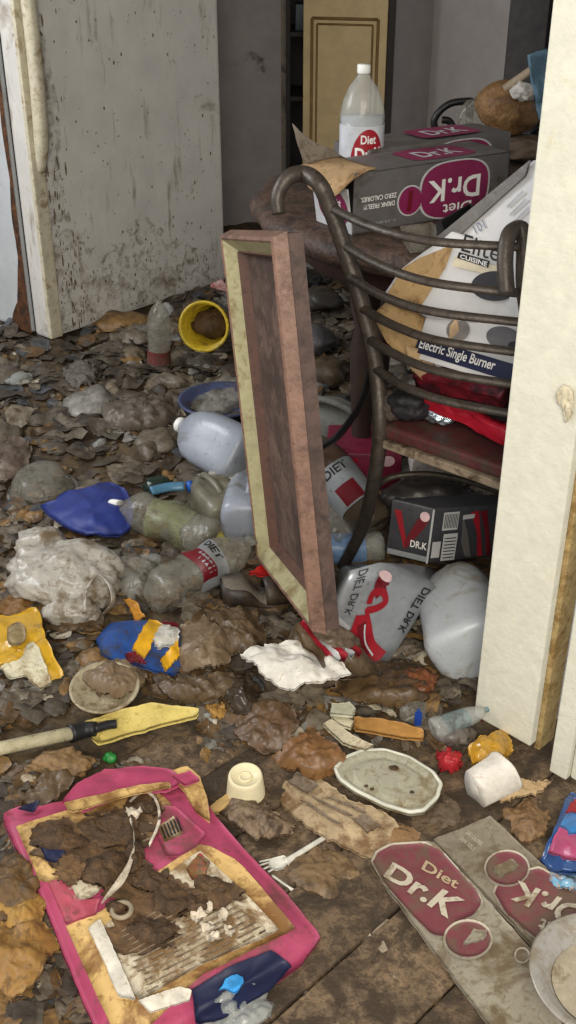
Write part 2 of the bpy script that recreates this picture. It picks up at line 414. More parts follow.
vf = obox(N0 - fv * 0.010 + fu * 0.002, fu * 0.05, fv * 0.02, (0, 0, 1.62), 0.006); mesh('door_edge_strip', vf[0], vf[1], M_hand, fr, smooth=False)
M_rust = mat('rust', (92, 56, 28), 0.85, 0.5, (52, 32, 18), 20, 0.3, bump=0.5)
poly = [(-0.004, 0.0), (0.11, 0.0), (0.085, 0.06), (0.055, 0.10), (0.034, 0.2), (0.02, 0.25), (0.026, 0.4), (0.012, 0.5), (0.02, 0.66), (0.010, 0.9), (0.004, 1.2), (-0.004, 1.2)]
fs = N0 + fv * 0.098
mesh('rust_crust', [fs + fv * (a + 0.003 * nz(b * 30, a * 30)) - fu * 0.003 + Vector((0, 0, b)) for a, b in resample(poly, 90)], [tuple(range(90))], M_rust, fr, smooth=False)
rs_ = random.Random(21); V = []; F = []
for k in range(330):
    if k < 150: u_ = 0.055 + abs(rs_.gauss(0, 0.05)); z_ = rs_.uniform(0, 1.5) ** 1.15
    elif k < 250: u_ = rs_.uniform(0.06, 0.87); z_ = abs(rs_.gauss(0, 0.16))
    else: u_ = rs_.uniform(0.06, 0.87); z_ = rs_.uniform(0, 1.3)
    w_ = rs_.uniform(0.001, 0.0045); h_ = w_ * rs_.uniform(1, 6 if k < 150 else 2); n_ = 6; b_ = len(V)
    z_ = min(1.55, max(0.02, z_))
    for i in range(n_):
        a_ = 2 * math.pi * i / n_; q = N0 + fu * min(0.85, u_ + w_ * math.cos(a_) * rs_.uniform(0.6, 1.2)) - fv * 0.0012 + Vector((0, 0, z_ + h_ * math.sin(a_))); V.append(q)
    F.append(tuple(range(b_, b_ + n_)))
mesh('mould_specks', V, F, mat('mould', (112, 97, 76), 0.8, 0.3, (86, 72, 54), 20), fr, smooth=False, kind='stuff')
M_grs = mat('grease', (124, 106, 78), 0.6, 0.4, (84, 68, 46), 14, clear=0.5, patchy=26.0)
for poly in ([(0.052, 0.0), (0.16, 0.0), (0.15, 0.3), (0.11, 0.5), (0.14, 0.7), (0.10, 1.0), (0.09, 1.5), (0.052, 1.5)], [(0.15, 0.0), (0.82, 0.0), (0.8, 0.12), (0.6, 0.22), (0.45, 0.34), (0.3, 0.26), (0.16, 0.3)]):
    pts_, F_, rm_ = pgrid(poly, 60, 6); mesh('grease_streak', [N0 + fu * a - fv * 0.0008 + Vector((0, 0, max(0.01, b))) for a, b in pts_], F_, M_grs, fr, smooth=False)
for k in range(4):
    c = N0 + fu * (0.03 if k < 2 else 0.82) + fv * (0.08 if k % 2 else 0.65)
    vf = lathe([(0.02, -0.05), (0.02, 0.01)], 12, Matrix.Translation(c)); mesh('foot', vf[0], vf[1], M_dark, fr)

# ================================================================== TABLE
M_tab = mat('table_top_wood', (84, 64, 52), 0.6, 0.5, (52, 40, 33), 18, 0.3, bump=0.5)
TZ = 0.75
tc0 = Vector((0.47, 2.55, 0))
tb = thing('round_table', 'round dark brown wooden table with scalloped rim under the soda cartons', 'table', tc0)
n = 96; V = []; F = []
prof = [(0.0, 0), (0.52, 0), (0.545, -0.008), (0.555, -0.03), (0.545, -0.052), (0.52, -0.062), (0.0, -0.062)]
for r, z in prof:
    for i in range(n):
        a = 2 * math.pi * i / n; k = 1 + (0.012 * math.cos(a * 16) if r > 0.5 else 0)
        V.append(tc0 + Vector((r * k * math.cos(a), r * k * math.sin(a), TZ + z)))
for k in range(len(prof) - 1):
    for i in range(n): j = (i + 1) % n; F.append((k * n + i, (k + 1) * n + i, (k + 1) * n + j, k * n + j))
mesh('table_top', V, F, M_tab, tb)
vf = lathe([(0.44, TZ - 0.13), (0.45, TZ - 0.10), (0.45, TZ - 0.06)], 48, Matrix.Translation(tc0)); mesh('apron', vf[0], vf[1], mat('apron_wood', (70, 44, 38), 0.6, 0.3), tb)
M_leg = mat('table_leg_wood', (54, 38, 32), 0.6, 0.3)
for k in range(4):
    a = math.radians(35 + 90 * k); c = tc0 + Vector((0.36 * math.cos(a), 0.36 * math.sin(a), 0))
    vf = lathe([(0.02, 0.02), (0.024, 0.05), (0.018, 0.12), (0.026, 0.3), (0.034, 0.45), (0.022, 0.5), (0.034, 0.55), (0.034, TZ - 0.07)], 14, Matrix.Translation(c)); mesh('leg', vf[0], vf[1], M_leg, tb)

# ================================================================== IRON CHAIR
M_iron = mat('chair_iron', (74, 66, 58), 0.45, 0.3, (52, 42, 34), 30, 0.2, metal=0.35, bump=0.2)
M_iron2 = mat('black_iron', (36, 34, 34), 0.4, 0.2, (22, 20, 20), 30, 0.2, metal=0.3)
ch = thing('metal_chair', 'brown metal chair with curved slatted back beside the leaning frame', 'chair', P(360, 575, 0.0) + Vector((0.15, 0.1, 0)))
upl = [(279, 214, 0.845), (278, 196, 0.875), (288, 178, 0.905), (304, 174, 0.91), (319, 184, 0.90), (330, 207, 0.86), (345, 250, 0.785), (364, 312, 0.675), (377, 375, 0.56), (380, 430, 0.46), (374, 480, 0.34), (362, 528, 0.17), (342, 568, 0.03)]
upw = [P(*a) for a in upl]
vf = tube(upw, lambda t: 0.0125 + 0.004 * math.sin(t * 3.1), 10, 70); mesh('back_post', vf[0], vf[1], M_iron, ch)
upr = [(507, 294, 0.80), (505, 262, 0.845), (508, 238, 0.878), (516, 229, 0.885), (524, 236, 0.875), (524, 290, 0.79), (532, 360, 0.66), (525, 470, 0.46), (520, 580, 0.20), (530, 650, 0.03)]
upr = [P(*a) for a in upr]
vf = tube(upr, 0.0135, 10, 60); mesh('back_post', vf[0], vf[1], M_iron, ch)
ribs = [((330, 207, .86), (370, 226, .86), (430, 241, .86), (520, 247, .86)), ((337, 240, .795), (375, 263, .795), (430, 282, .795), (518, 293, .79)),
        ((348, 276, .74), (385, 297, .74), (435, 312, .74), (527, 323, .738)), ((362, 308, .685), (395, 326, .685), (440, 341, .685), (530, 354, .682)),
        ((370, 340, .63), (400, 357, .63), (445, 373, .63), (530, 387, .626)), ((376, 369, .575), (405, 387, .575), (450, 402, .575), (530, 417, .57))]
for r in ribs:
    vf = tube([P(*a) for a in r], 0.0085, 8, 30, 0.7); mesh('slat', vf[0], vf[1], M_iron, ch)
sA = P(382, 426, 0.47); sB = P(500, 467, 0.47); sn = Vector((0.69, 0.72, 0)); se = sB - sA
M_seat = mat('red_brown_vinyl', (84, 40, 40), 0.55, 0.5, (66, 54, 46), 16, 0.2)
vf = obox(sA + Vector((0, 0, -0.025)), se * 1.08, sn * 0.40, (0, 0, 0.028), 0.008); mesh('seat', vf[0], vf[1], M_seat, ch, smooth=False)
vf = obox(sA - sn * 0.006 + Vector((0, 0, -0.043)), se * 1.08, sn * 0.02, (0, 0, 0.017), 0.003); mesh('seat_rim', vf[0], vf[1], mat('tan_rim', (140, 124, 104), 0.6, 0.4), ch, smooth=False)
st = [P(*a) for a in ((366, 500, .27), (385, 480, .29), (415, 474, .30), (450, 477, .29), (494, 490, .26), (520, 505, .23))]
vf = tube(st, 0.0095, 8, 30, 0.7); mesh('stretcher', vf[0], vf[1], M_iron, ch)
lg = [Q(373, 345, 1.99), Q(371, 372, 2.03), Q(360, 405, 2.1), Q(338, 436, 2.16), Q(318, 452, 2.2), Q(300, 500, 2.24), Q(292, 545, 2.26)]
vf = tube(lg, 0.0115, 8, 40, 0.7); mesh('leg', vf[0], vf[1], M_iron2, ch)
lg = [sA + se * 1.0 + sn * 0.38 + Vector((0, 0, z)) + sn * b for z, b in ((-0.03, 0), (-0.2, 0.02), (-0.44, 0.05))]
vf = tube(lg, 0.0115, 8, 20); mesh('leg', vf[0], vf[1], M_iron2, ch)

# ================================================================== LEANING FRAME
FTL, FTR, FBR, FBL = [Vector(a) for a in ((-0.147, 2.349, 0.732), (-0.005, 1.811, 0.884), (0.071, 1.63, 0.172), (-0.071, 2.168, 0.03))]
sh_f = (FBR - FBL).normalized() * 0.10 - Vector((0, 0, 0.012)); FBL = FBL + sh_f; FTL = FTL + sh_f; FBR = FBR - Vector((0, 0, 0.012)); FTR = FTR - Vector((0, 0, 0.012))
fW = FBR - FBL; fH = FTL - FBL; fw_, fh_ = fW.length, fH.length; fW.normalize(); fH = (fH - fW * fH.dot(fW)).normalized(); fN = fW.cross(fH).normalized()
if fN.x > 0: fN = -fN   # front faces the fridge side
pf = thing('picture_frame', 'empty wooden picture frame with gilt inner slope leaning on the chair', 'picture frame', FBL)
M_fw = mat('frame_wood', (130, 98, 82), 0.5, 0.42, (94, 68, 55), 14, 0.15, bump=0.2)
M_gilt = mat('frame_gilt', (168, 160, 122), 0.5, 0.35, (128, 112, 72), 10, 0.12, bump=0.2)
M_fin = mat('frame_inner_wood', (96, 66, 54), 0.55, 0.3, (62, 44, 36), 14, 0.15)
M_fback = mat('frame_back_board', (104, 82, 70), 0.75, 0.55, (66, 50, 42), 5, 0.2, bump=0.3)
M_fside = mat('frame_side_wood', (88, 68, 60), 0.6, 0.4, (58, 46, 40), 10, 0.2)
def fp(a, b, c): return FBL + fW * a + fH * b + fN * c
# profile across a rail: (inset from outer edge, height along normal, material)
prof = [(0.005, -0.028), (0.005, -0.002), (0.0, 0.0), (0.008, 0.024), (0.014, 0.027), (0.018, 0.024), (0.042, -0.002), (0.044, 0.001), (0.052, -0.018), (0.054, -0.028)]
pm = [M_fside, M_fside, M_fw, M_fw, M_fw, M_gilt, M_fin, M_fin, M_fside]
def rail(c0, c1, i0, i1, nm):
    # c0,c1 outer corners (a,b); i0,i1 inward diagonal directions
    seg = 10; V = []; F = []; mi = []; ms = [M_fside, M_fw, M_gilt, M_fin]
    for k in range(seg + 1):
        t = k / seg
        for ins, h in prof:
            a = c0[0] + (c1[0] - c0[0]) * t + ins * (i0[0] + (i1[0] - i0[0]) * t); b = c0[1] + (c1[1] - c0[1]) * t + ins * (i0[1] + (i1[1] - i0[1]) * t)
            V.append(fp(a, b, h))
    m_ = len(prof)
    for k in range(seg):
        for q in range(m_):
            r = (q + 1) % m_
            F.append((k * m_ + q, k * m_ + r, (k + 1) * m_ + r, (k + 1) * m_ + q)); mi.append(ms.index(pm[q]) if q < m_ - 1 else 0)
    mesh(nm, V, F, ms, pf, smooth=False, mids=mi)
cs = [(0, 0), (fw_, 0), (fw_, fh_), (0, fh_)]; di = [(1, 1), (-1, 1), (-1, -1), (1, -1)]
for k, nm in enumerate(('bottom_rail', 'side_rail', 'top_rail', 'side_rail')): rail(cs[k], cs[(k + 1) % 4], di[k], di[(k + 1) % 4], nm)
vf = obox(fp(0.047, 0.047, -0.026), fW * (fw_ - 0.094), fH * (fh_ - 0.094), fN * 0.006); mesh('back_board', vf[0], vf[1], M_fback, pf, smooth=False)
# ================================================================== shared materials for the rubbish
M_white = mat('white_print', (228, 226, 222), 0.6, 0.12, (150, 140, 125), 20, 0.05, bump=0)
M_cap = mat('white_cap', (226, 226, 220), 0.4, 0.15, (160, 150, 130), 30, 0.05, bump=0.05)
M_clear = mat('clear_plastic', (190, 192, 186), 0.12, 0.25, (120, 112, 96), 14, 0.05, clear=0.62, bump=0.1, spec=0.8)
M_clear2 = mat('cloudy_plastic', (150, 146, 134), 0.18, 0.4, (96, 84, 66), 12, 0.1, clear=0.60, crease=0.5, bump=0.15, spec=0.8)
M_jug = mat('milky_plastic', (150, 156, 166), 0.35, 0.28, (116, 114, 110), 10, 0.05, clear=0.12, bump=0.05, spec=0.6)
M_jug2 = mat('milky_plastic_bright', (188, 193, 196), 0.35, 0.28, (150, 138, 116), 9, 0.05, clear=0.1, bump=0.05, spec=0.6)
M_grey = mat('carton_grey', (96, 92, 90), 0.45, 0.25, (70, 62, 56), 12, 0.12, bump=0.1)
M_dgrey = mat('carton_dark_grey', (60, 60, 64), 0.4, 0.25, (40, 38, 38), 12, 0.12, bump=0.1)
M_mag = mat('carton_magenta', (126, 34, 76), 0.45, 0.2, (84, 26, 50), 12, 0.1, bump=0.05)
M_red = mat('print_red', (150, 28, 40), 0.4, 0.15, (90, 20, 26), 14, 0.12, bump=0.05)
M_dred = mat('print_dark_red', (104, 22, 32), 0.4, 0.15, (60, 14, 20), 14, 0.12, bump=0.05)
M_silver = mat('silver_print', (158, 162, 166), 0.35, 0.2, (110, 106, 100), 12, 0.1, metal=0.3, bump=0.05)
M_lgrey = mat('light_grey_print', (186, 186, 186), 0.5, 0.2, (130, 122, 112), 14, 0.08, bump=0.05)
M_black = mat('black_print', (30, 29, 30), 0.5, 0.15, (50, 44, 38), 14, 0.1, bump=0.05)
M_kraft = mat('kraft_board', (172, 142, 104), 0.75, 0.25, (120, 92, 60), 10, 0.1, bump=0.15)
M_navy = mat('navy_print', (30, 34, 64), 0.5, 0.2, (50, 42, 36), 12, 0.1, bump=0.05)
M_paper = mat('dirty_paper', (182, 168, 140), 0.75, 0.42, (112, 88, 58), 9, 0.15, bump=0.3)
M_mud = mat('dried_mud', (92, 68, 43), 0.7, 0.5, (60, 44, 28), 18, 0.3, bump=0.7, bscale=90)

# ------------------------------------------------------------------ builders
BOT = [(0.030, 0.004), (0.040, 0.0), (0.050, 0.008), (0.053, 0.022), (0.053, 0.06), (0.0515, 0.064), (0.0515, 0.18), (0.053, 0.186), (0.052, 0.205), (0.046, 0.235), (0.034, 0.262), (0.020, 0.280), (0.0135, 0.290), (0.0135, 0.300)]
def bottle(nm, label, M, body, cap=M_cap, lab=None, amp=0.0, seed=1.0, sc=1.0, base=None, txt=None, txtang=0, hascap=True, squash=1.0, water=None, labz=(0.066, 0.178), band=None):
    S = Matrix.Diagonal((sc, sc * squash, sc, 1)); MM = M @ S
    t = thing(nm, label, 'bottle', base if base is not None else M.translation)
    prof = []
    for (r0, z0), (r1, z1) in zip(BOT, BOT[1:]):
        k = 3 if (z1 - z0) > 0.03 else 1
        for i in range(k): prof.append((r0 + (r1 - r0) * i / k, z0 + (z1 - z0) * i / k))
    prof.append(BOT[-1])
    dn = (lambda vf: dent(vf, amp, 16, seed)) if amp > 0 else (lambda vf: vf)
    vf = dn(lathe(prof, 28, MM)); b = mesh('bottle_body', vf[0], vf[1], body, t)
    if hascap: vf = dn(lathe([(0.0148, 0.293), (0.0155, 0.295), (0.0155, 0.309), (0.0145, 0.312)], 18, MM)); mesh('cap', vf[0], vf[1], cap, t)
    if lab:
        n = 10; vf = dn(lathe([(0.0527 + 0.0004, labz[0] + (labz[1] - labz[0]) * i / n) for i in range(n + 1)], 32, MM, False, False)); l = mesh('bottle_label', vf[0], vf[1], lab, t)
        def cyl(a0, a1, z0, z1, r=0.0537):
            def fn(u, v):
                a = a0 + (a1 - a0) * u; p = MM @ Vector((r * math.cos(a), r * math.sin(a), z0 + (z1 - z0) * v))
                if amp > 0: p = dent(([p], []), amp, 16, seed)[0][0]
                return p
            return fn
        if band:
            for (a0, a1, z0, z1, mm, curve) in band:
                f = cyl(txtang + a0, txtang + a1, z0, z1, 0.0534); k = 24
                V = []; Fc = []
                for i in range(k + 1):
                    for j in range(4):
                        u = i / k; V.append(f(u, (j / 3) * (1 if not curve else math.sqrt(max(0.02, 1 - (2 * u - 1) ** 2)))))
                for i in range(k):
                    for j in range(3): a = i * 4 + j; Fc.append((a, a + 1, a + 5, a + 4))
                mesh('label_print', V, Fc, mm, l)
        for (s, a0, a1, z0, z1, mm, bo) in (txt or []): text(s, l, mm, cyl(txtang + a0, txtang + a1, z0, z1), bo)
    if water:
        vf = lathe([(0.0495, 0.006)] + [(0.0498, 0.02 + (water - 0.02) * i / 5) for i in range(6)], 28, MM); mesh('liquid', vf[0], vf[1], mat('cloudy_liquid', (200, 206, 214), 0.15, 0, clear=0.35, spec=0.6, bump=0), t)
    return t
JUG = [(0.055, 0.0), (0.070, 0.006), (0.076, 0.02), (0.076, 0.06), (0.076, 0.10), (0.075, 0.14), (0.068, 0.175), (0.054, 0.205), (0.036, 0.226), (0.022, 0.236), (0.019, 0.240), (0.019, 0.252)]
def jug(nm, label, M, m, amp=0.006, seed=1.0, sc=1.0, cap=M_cap, group=None):
    t = thing(nm, label, 'jug', M.translation); V = []; F = []; n = 36
    for r, z in JUG:
        pw = 0.55 if z < 0.2 else 0.55 + (z - 0.2) / 0.036 * 0.45
        for i in range(n):
            a = 2 * math.pi * i / n; c, s_ = math.cos(a), math.sin(a); pw2 = min(1, pw)
            p = Vector((r * math.copysign(abs(c) ** pw2, c), r * math.copysign(abs(s_) ** pw2, s_), z))
            if 0.08 < z < 0.23 and p.x > 0 : p.x *= 1 - 0.35 * math.exp(-(p.y / 0.03) ** 2) * (1 if z < 0.21 else 0.3)
            V.append(M @ (p * sc))
    for k in range(len(JUG) - 1):
        for i in range(n): j = (i + 1) % n; F.append((k * n + i, k * n + j, (k + 1) * n + j, (k + 1) * n + i))
    F.append(tuple(range(n))[::-1]); F.append(tuple((len(JUG) - 1) * n + i for i in range(n)))
    vf = dent((V, F), amp, 11, seed); mesh('jug_body', vf[0], vf[1], m, t)
    h = [Vector(a) * sc for a in ((0.03, 0, 0.22), (0.058, 0, 0.205), (0.074, 0, 0.165), (0.077, 0, 0.11), (0.066, 0, 0.07))]
    vf = dent(tube([M @ a for a in h], 0.011 * sc, 8, 16), amp, 11, seed); mesh('handle', vf[0], vf[1], m, t)
    if cap: vf = dent(lathe([(0.0205 * sc, 0.244 * sc), (0.021 * sc, 0.258 * sc), (0.019 * sc, 0.261 * sc)], 16, M), amp, 11, seed); mesh('cap', vf[0], vf[1], cap, t)
    return t
def lying(px, py, ang, z, roll=0.0, tilt=0.0):
    """matrix: local z axis lies along the floor at compass angle ang (deg, 0 = +x), origin under pixel at height z above ground."""
    p = PF(px, py, z); a = math.radians(ang); d = Vector((math.cos(a), math.sin(a), math.tan(math.radians(tilt)))).normalized()
    return Matrix.Translation(p) @ frame_of(d, (0, 0, 1)) @ Matrix.Rotation(math.radians(roll), 4, 'Z')
def sheet(nm, label, cat, poly, m, **k):
    vf = psheet(poly, **k); return mesh(nm, vf[0], vf[1], m, label=label, cat=cat)
def bag(nm, label, cat, px, py, rad, m, lift=None, **k):
    c = PF(px, py, lift if lift is not None else rad[2] * 0.8); vf = blob(c, rad, **k); return mesh(nm, vf[0], vf[1], m, label=label, cat=cat)

# ================================================================== ON THE TABLE
def on(px, py): return P(px, py, TZ + 0.001)
c0 = on(353, 235); c1 = on(505, 208); cu = (c1 - c0).normalized(); cn = Vector((-cu.y, cu.x, 0)); L0 = (c1 - c0).length; Hc = 0.122; Wc = 0.135
def soda_carton(label, o, front_upside=True, withflap=False):
    t = thing('soda_carton', label, 'carton', o + cu * L0 / 2 + cn * Wc / 2)
    if withflap:   # open left end: five board walls
        th = 0.003
        for nm, a, b, c_, d_ in (('bottom_panel', o, cu * L0, cn * Wc, Vector((0, 0, th))), ('top_panel', o + cu * 0.05 + Vector((0, 0, Hc - th)), cu * (L0 - 0.05), cn * Wc, Vector((0, 0, th))),
                     ('front_panel', o, cu * L0, cn * th, Vector((0, 0, Hc))), ('back_panel', o + cn * (Wc - th), cu * L0, cn * th, Vector((0, 0, Hc))), ('end_panel', o + cu * (L0 - th), cu * th, cn * Wc, Vector((0, 0, Hc)))):
            vf = obox(a, b, c_, d_); mesh(nm, vf[0], vf[1], M_grey, t, smooth=False)
    else:
        vf = dent(subdiv(obox(o, cu * L0, cn * Wc, (0, 0, Hc), 0.004), 2), 0.003, 12, o.x); mesh('carton_body', vf[0], vf[1], M_grey, t)
    # printed front, upside down: local (0,0) sits at the top right
    f = plane_fn(o + cu * L0 + Vector((0, 0, Hc)), -cu * L0, Vector((0, 0, -Hc)), -cn, 0.0035 if not withflap else 0.0012)
    f2 = plane_fn(o + cu * L0 + Vector((0, 0, Hc)), -cu * L0, Vector((0, 0, -Hc)), -cn, 0.0042 if not withflap else 0.0020)
    f3 = plane_fn(o + cu * L0 + Vector((0, 0, Hc)), -cu * L0, Vector((0, 0, -Hc)), -cn, 0.005 if not withflap else 0.0028)
    sup = lambda rx, ry: [(0.365 + rx * math.copysign(abs(math.cos(q)) ** 0.7, math.cos(q)), 0.5 + ry * math.copysign(abs(math.sin(q)) ** 0.7, math.sin(q))) for q in [math.pi * i / 20 for i in range(40)]]
    decal('white_border', t, sup(0.235, 0.495), f, M_lgrey); decal('magenta_field', t, sup(0.222, 0.47), f2, M_mag)
    decal('white_border', t, ell(0.655, 0.58, 0.082, 0.26), f, M_lgrey); decal('magenta_disc', t, ell(0.655, 0.58, 0.073, 0.235), f2, M_mag)
    decal('straw_mark', t, [(0.64, 0.42), (0.665, 0.40), (0.675, 0.75), (0.65, 0.76)], f3, M_dred)
    g = lambda u0, v0, u1, v1: (lambda u, v: f3(u0 + (u1 - u0) * u, v0 + (v1 - v0) * v))
    text('Dr.K', t, M_white, g(0.20, 0.30, 0.545, 0.68), 0.02); text('Diet', t, M_white, g(0.25, 0.74, 0.44, 0.93), 0.01)
    text('ZERO CALORIES.', t, M_white, g(0.745, 0.40, 0.965, 0.48), 0.01); text('DRINK FREELY!', t, M_white, g(0.755, 0.53, 0.945, 0.61), 0.01)
    text('12 - 12 FL OZ CANS', t, M_lgrey, g(0.745, 0.84, 0.90, 0.88), 0.0)
    # top: grey with the tops of the logos
    ft = plane_fn(o + Vector((0, 0, Hc)), cu * L0, cn * Wc, (0, 0, 1), 0.0045 if not withflap else 0.001)
    decal('magenta_field', t, rrect(0.42, 0.16, 0.84, 0.9, 0.12), ft, M_mag)
    ft2 = plane_fn(o + Vector((0, 0, Hc)), cu * L0, cn * Wc, (0, 0, 1), 0.0055 if not withflap else 0.0018)
    text('Dr.K', t, M_lgrey, lambda u, v: ft2(0.5 + 0.27 * u, 0.3 + 0.4 * v), 0.02)
    return t
crt = soda_carton('grey and magenta soda carton on the table with torn open flap, print upside down', c0, True, True)
soda_carton('second grey soda carton on the table behind the torn open one', c0 + cn * 0.165 + cu * 0.155, True, False)
# torn kraft flap and end print of the open carton
ep = [c0 - cu * 0.001, c0 + cn * Wc - cu * 0.001]
fl = c0 + Vector((0, 0, Hc)) + cu * 0.05
pts = [(0, 0), (1, 0), (1.02, 1), (0.5, 1.1), (-0.04, 0.95)]
pg, FF, rim = pgrid(pts, 24, 4, 0.015, 4)
T = [fl + cn * Wc * u * 0.98 - cu * 0.105 * v + Vector((0, 0, 0.006 - 0.05 * v * v * (1 - 0.75 * u))) for u, v in pg]; vf = thicken(T, FF, rim, [p - Vector((0, 0, 0.003)) for p in T])
mesh('torn_flap', vf[0], vf[1], M_kraft, crt, label='plain brown inside of the torn flap')
T = [fl + cn * Wc * (0.96 + 0.02 * v) - cu * (0.105 * u - 0.02) + Vector((0, 0, 0.07 * v * (0.4 + u * 0.6))) for u, v in pgrid([(0, 0), (1, 0), (1.25, 1), (0.8, 0.7), (0.3, 0.5)], 20, 4, 0.01, 4)[0]]
vf = thicken(T, *pgrid([(0, 0), (1, 0), (1.25, 1), (0.8, 0.7), (0.3, 0.5)], 20, 4, 0.01, 4)[1:], [p + cn * 0.003 for p in T]); mesh('torn_flap', vf[0], vf[1], mat('grey_flap', (120, 110, 98), 0.7, 0.3), crt)
fe = plane_fn(c0 + cn * 0.004, cn * (Wc - 0.008), Vector((0, 0, Hc * 0.72)), -cu, 0.0)
ev = obox(c0 + cn * 0.003 - cu * 0.001, cn * (Wc - 0.006), cu * 0.003, Vector((-0.012, 0, Hc * 0.74))); mesh('end_flap', ev[0], ev[1], M_lgrey, crt, smooth=False)
en_ = lambda e_: (lambda u, v: c0 + cn * (0.003 + (Wc - 0.006) * (1 - u)) + Vector((-0.012, 0, Hc * 0.74)) * v - cu * (0.001 + e_))
decal('end_print', crt, ell(0.55, 0.5, 0.42, 0.44), en_(0.001), M_mag)
text('Dr.K', crt, M_white, lambda u, v: en_(0.002)(0.34 + 0.26 * v, 0.16 + 0.66 * u), 0.02); text('Diet', crt, M_white, lambda u, v: en_(0.002)(0.68 + 0.16 * v, 0.3 + 0.4 * u), 0.01)

bp = Q(360, 190, 2.47); bp.z = TZ
bottle('soda_bottle', 'upright clear soda bottle with white cap, half full, standing on the table', Matrix.Translation(bp), M_clear, M_cap, mat('bottle_label_grey', (186, 188, 192), 0.35, 0.1, bump=0), sc=0.93,
       water=0.2, labz=(0.062, 0.184), txtang=-math.pi / 2 + 0.15, band=[(-0.75, 0.95, 0.085, 0.178, M_red, True)],
       txt=[('Diet', -0.25, 0.45, 0.145, 0.165, M_white, 0.02), ('Dr.K', -0.5, 0.8, 0.106, 0.137, M_white, 0.03)])
# trays on the table in front of the cartons
def tray(label, corners, h, m, rimw=0.012):
    t = [Vector(c) for c in corners]; ctr = sum(t, Vector()) / 4
    inn = [c + (ctr - c).normalized() * rimw for c in t]; bot = [c + (ctr - c).normalized() * rimw * 1.6 - Vector((0, 0, h)) for c in t]; outb = [c + (ctr - c).normalized() * rimw * 0.4 - Vector((0, 0, h + 0.002)) for c in t]
    V = t + inn + bot + outb; F = []
    for i in range(4):
        j = (i + 1) % 4; F += [(i, j, 4 + j, 4 + i), (4 + i, 4 + j, 8 + j, 8 + i), (j, i, 12 + i, 12 + j)]
    F += [(8, 9, 10, 11), (15, 14, 13, 12)]
    return mesh('food_tray', V, F, m, smooth=False, label=label, cat='tray')
z = TZ + 0.03
tray('clear plastic food tray on the table edge below the open carton', [P(400, 226, z), P(432, 222, z), P(452, 236, z), P(410, 240, z)], 0.025, M_clear2)
z = TZ + 0.045
tray('small black plastic tray wedged between table carton and white panel', [P(436, 222, z), P(470, 203, z), P(486, 212, z), P(446, 238, z)], 0.03, M_black)

# behind the table: scrolled chair, clear bag, stick, blue cloth
c2 = thing('scroll_chair', 'black iron chair with scrolled back standing behind the table', 'chair', (0.72, 3.25, 0.0))
s1 = [Q(a, b, 3.2) for a, b in ((470, 101), (452, 103), (440, 111), (434, 122), (438, 133), (448, 136), (453, 129), (449, 121), (442, 120))]
vf = tube(s1, 0.010, 8, 50); mesh('back_scroll', vf[0], vf[1], M_iron2, c2)
s2 = [Q(a, b, 3.1) for a, b in ((560, 120), (540, 126), (528, 138), (526, 150), (534, 158), (542, 150))]
vf = tube(s2, 0.010, 8, 40); mesh('back_scroll', vf[0], vf[1], M_iron2, c2)
for k, (px, yy) in enumerate(((470, 3.2), (558, 3.1))):
    a = Q(px, 101 if k == 0 else 121, yy); vf = tube([a, a + Vector((0.02, 0.05, -0.4)), Vector((a.x, yy + 0.1, 0.02))], 0.011, 8, 20); mesh('back_post', vf[0], vf[1], M_iron2, c2)
a = Q(470, 101, 3.2); b = Q(558, 121, 3.1)
vf = tube([a, (a + b) / 2 + Vector((0, -0.06, 0.0)), b], 0.010, 8, 20); mesh('slat', vf[0], vf[1], M_iron2, c2)
vf = obox(Vector((a.x - 0.03, 3.12, 0.44)), (0.42, 0, 0), (0, 0.4, 0), (0, 0, 0.03), 0.01); mesh('seat', vf[0], vf[1], M_dark, c2, smooth=False)
for dx in (0.0, 0.36): vf = tube([Vector((a.x + dx, 3.48, 0.44)), Vector((a.x + dx, 3.5, 0.02))], 0.011, 8); mesh('leg', vf[0], vf[1], M_iron2, c2)
tz = Q(500, 150, 2.92)
def atop(px, py, y, rad, m, nm, label, cat, **k):
    c = Q(px, py, y); vf = blob(c, rad, floorcut=False, **k); return mesh(nm, vf[0], vf[1], m, label=label, cat=cat)
atop(490, 120, 3.0, (0.085, 0.06, 0.06), M_clear2, 'clear_bag', 'crumpled clear plastic bag behind the table cartons', 'plastic bag', amp=0.2, s=2.6, seed=2)
# orange-brown woven sack of bread inside the clear heap: bulged, ribbed
Mx = Matrix.Rotation(0.25, 4, 'Y'); V, F = [], []
for i in range(20):
    t = i / 19; r = 0.068 * math.sin(math.pi * min(0.985, max(0.015, t))) ** 0.45
    for k in range(28):
        aa = 2 * math.pi * k / 28; rr = r * (1 + 0.05 * math.cos(aa * 9) + 0.10 * nz(math.cos(aa) * 2, math.sin(aa) * 2, t * 4)) ; V.append(Q(508, 108, 2.93) + Mx @ Vector((-0.085 + 0.17 * t, rr * math.cos(aa), rr * math.sin(aa) * 0.95)))
for i in range(19):
    for k in range(28): j = (k + 1) % 28; F.append((i * 28 + k, i * 28 + j, (i + 1) * 28 + j, (i + 1) * 28 + k))
F += [tuple(range(28))[::-1], tuple(19 * 28 + k for k in range(28))]
mesh('wicker_basket', V, F, mat('wicker_brown', (132, 98, 60), 0.6, 0.45, (94, 66, 38), 20, 0.25, bump=0.6), label='orange-brown ribbed basket heaped behind the table, beside the blue cloth', cat='basket')
vf = tube([Q(500, 92, 2.9), Q(517, 80, 2.88), Q(534, 68, 2.86)], 0.012, 8, 10, 0.6); mesh('wooden_stick', vf[0], vf[1], mat('stick_wood', (150, 132, 108), 0.6, 0.3), label='pale wooden stick poking up over the brown basket', cat='stick')
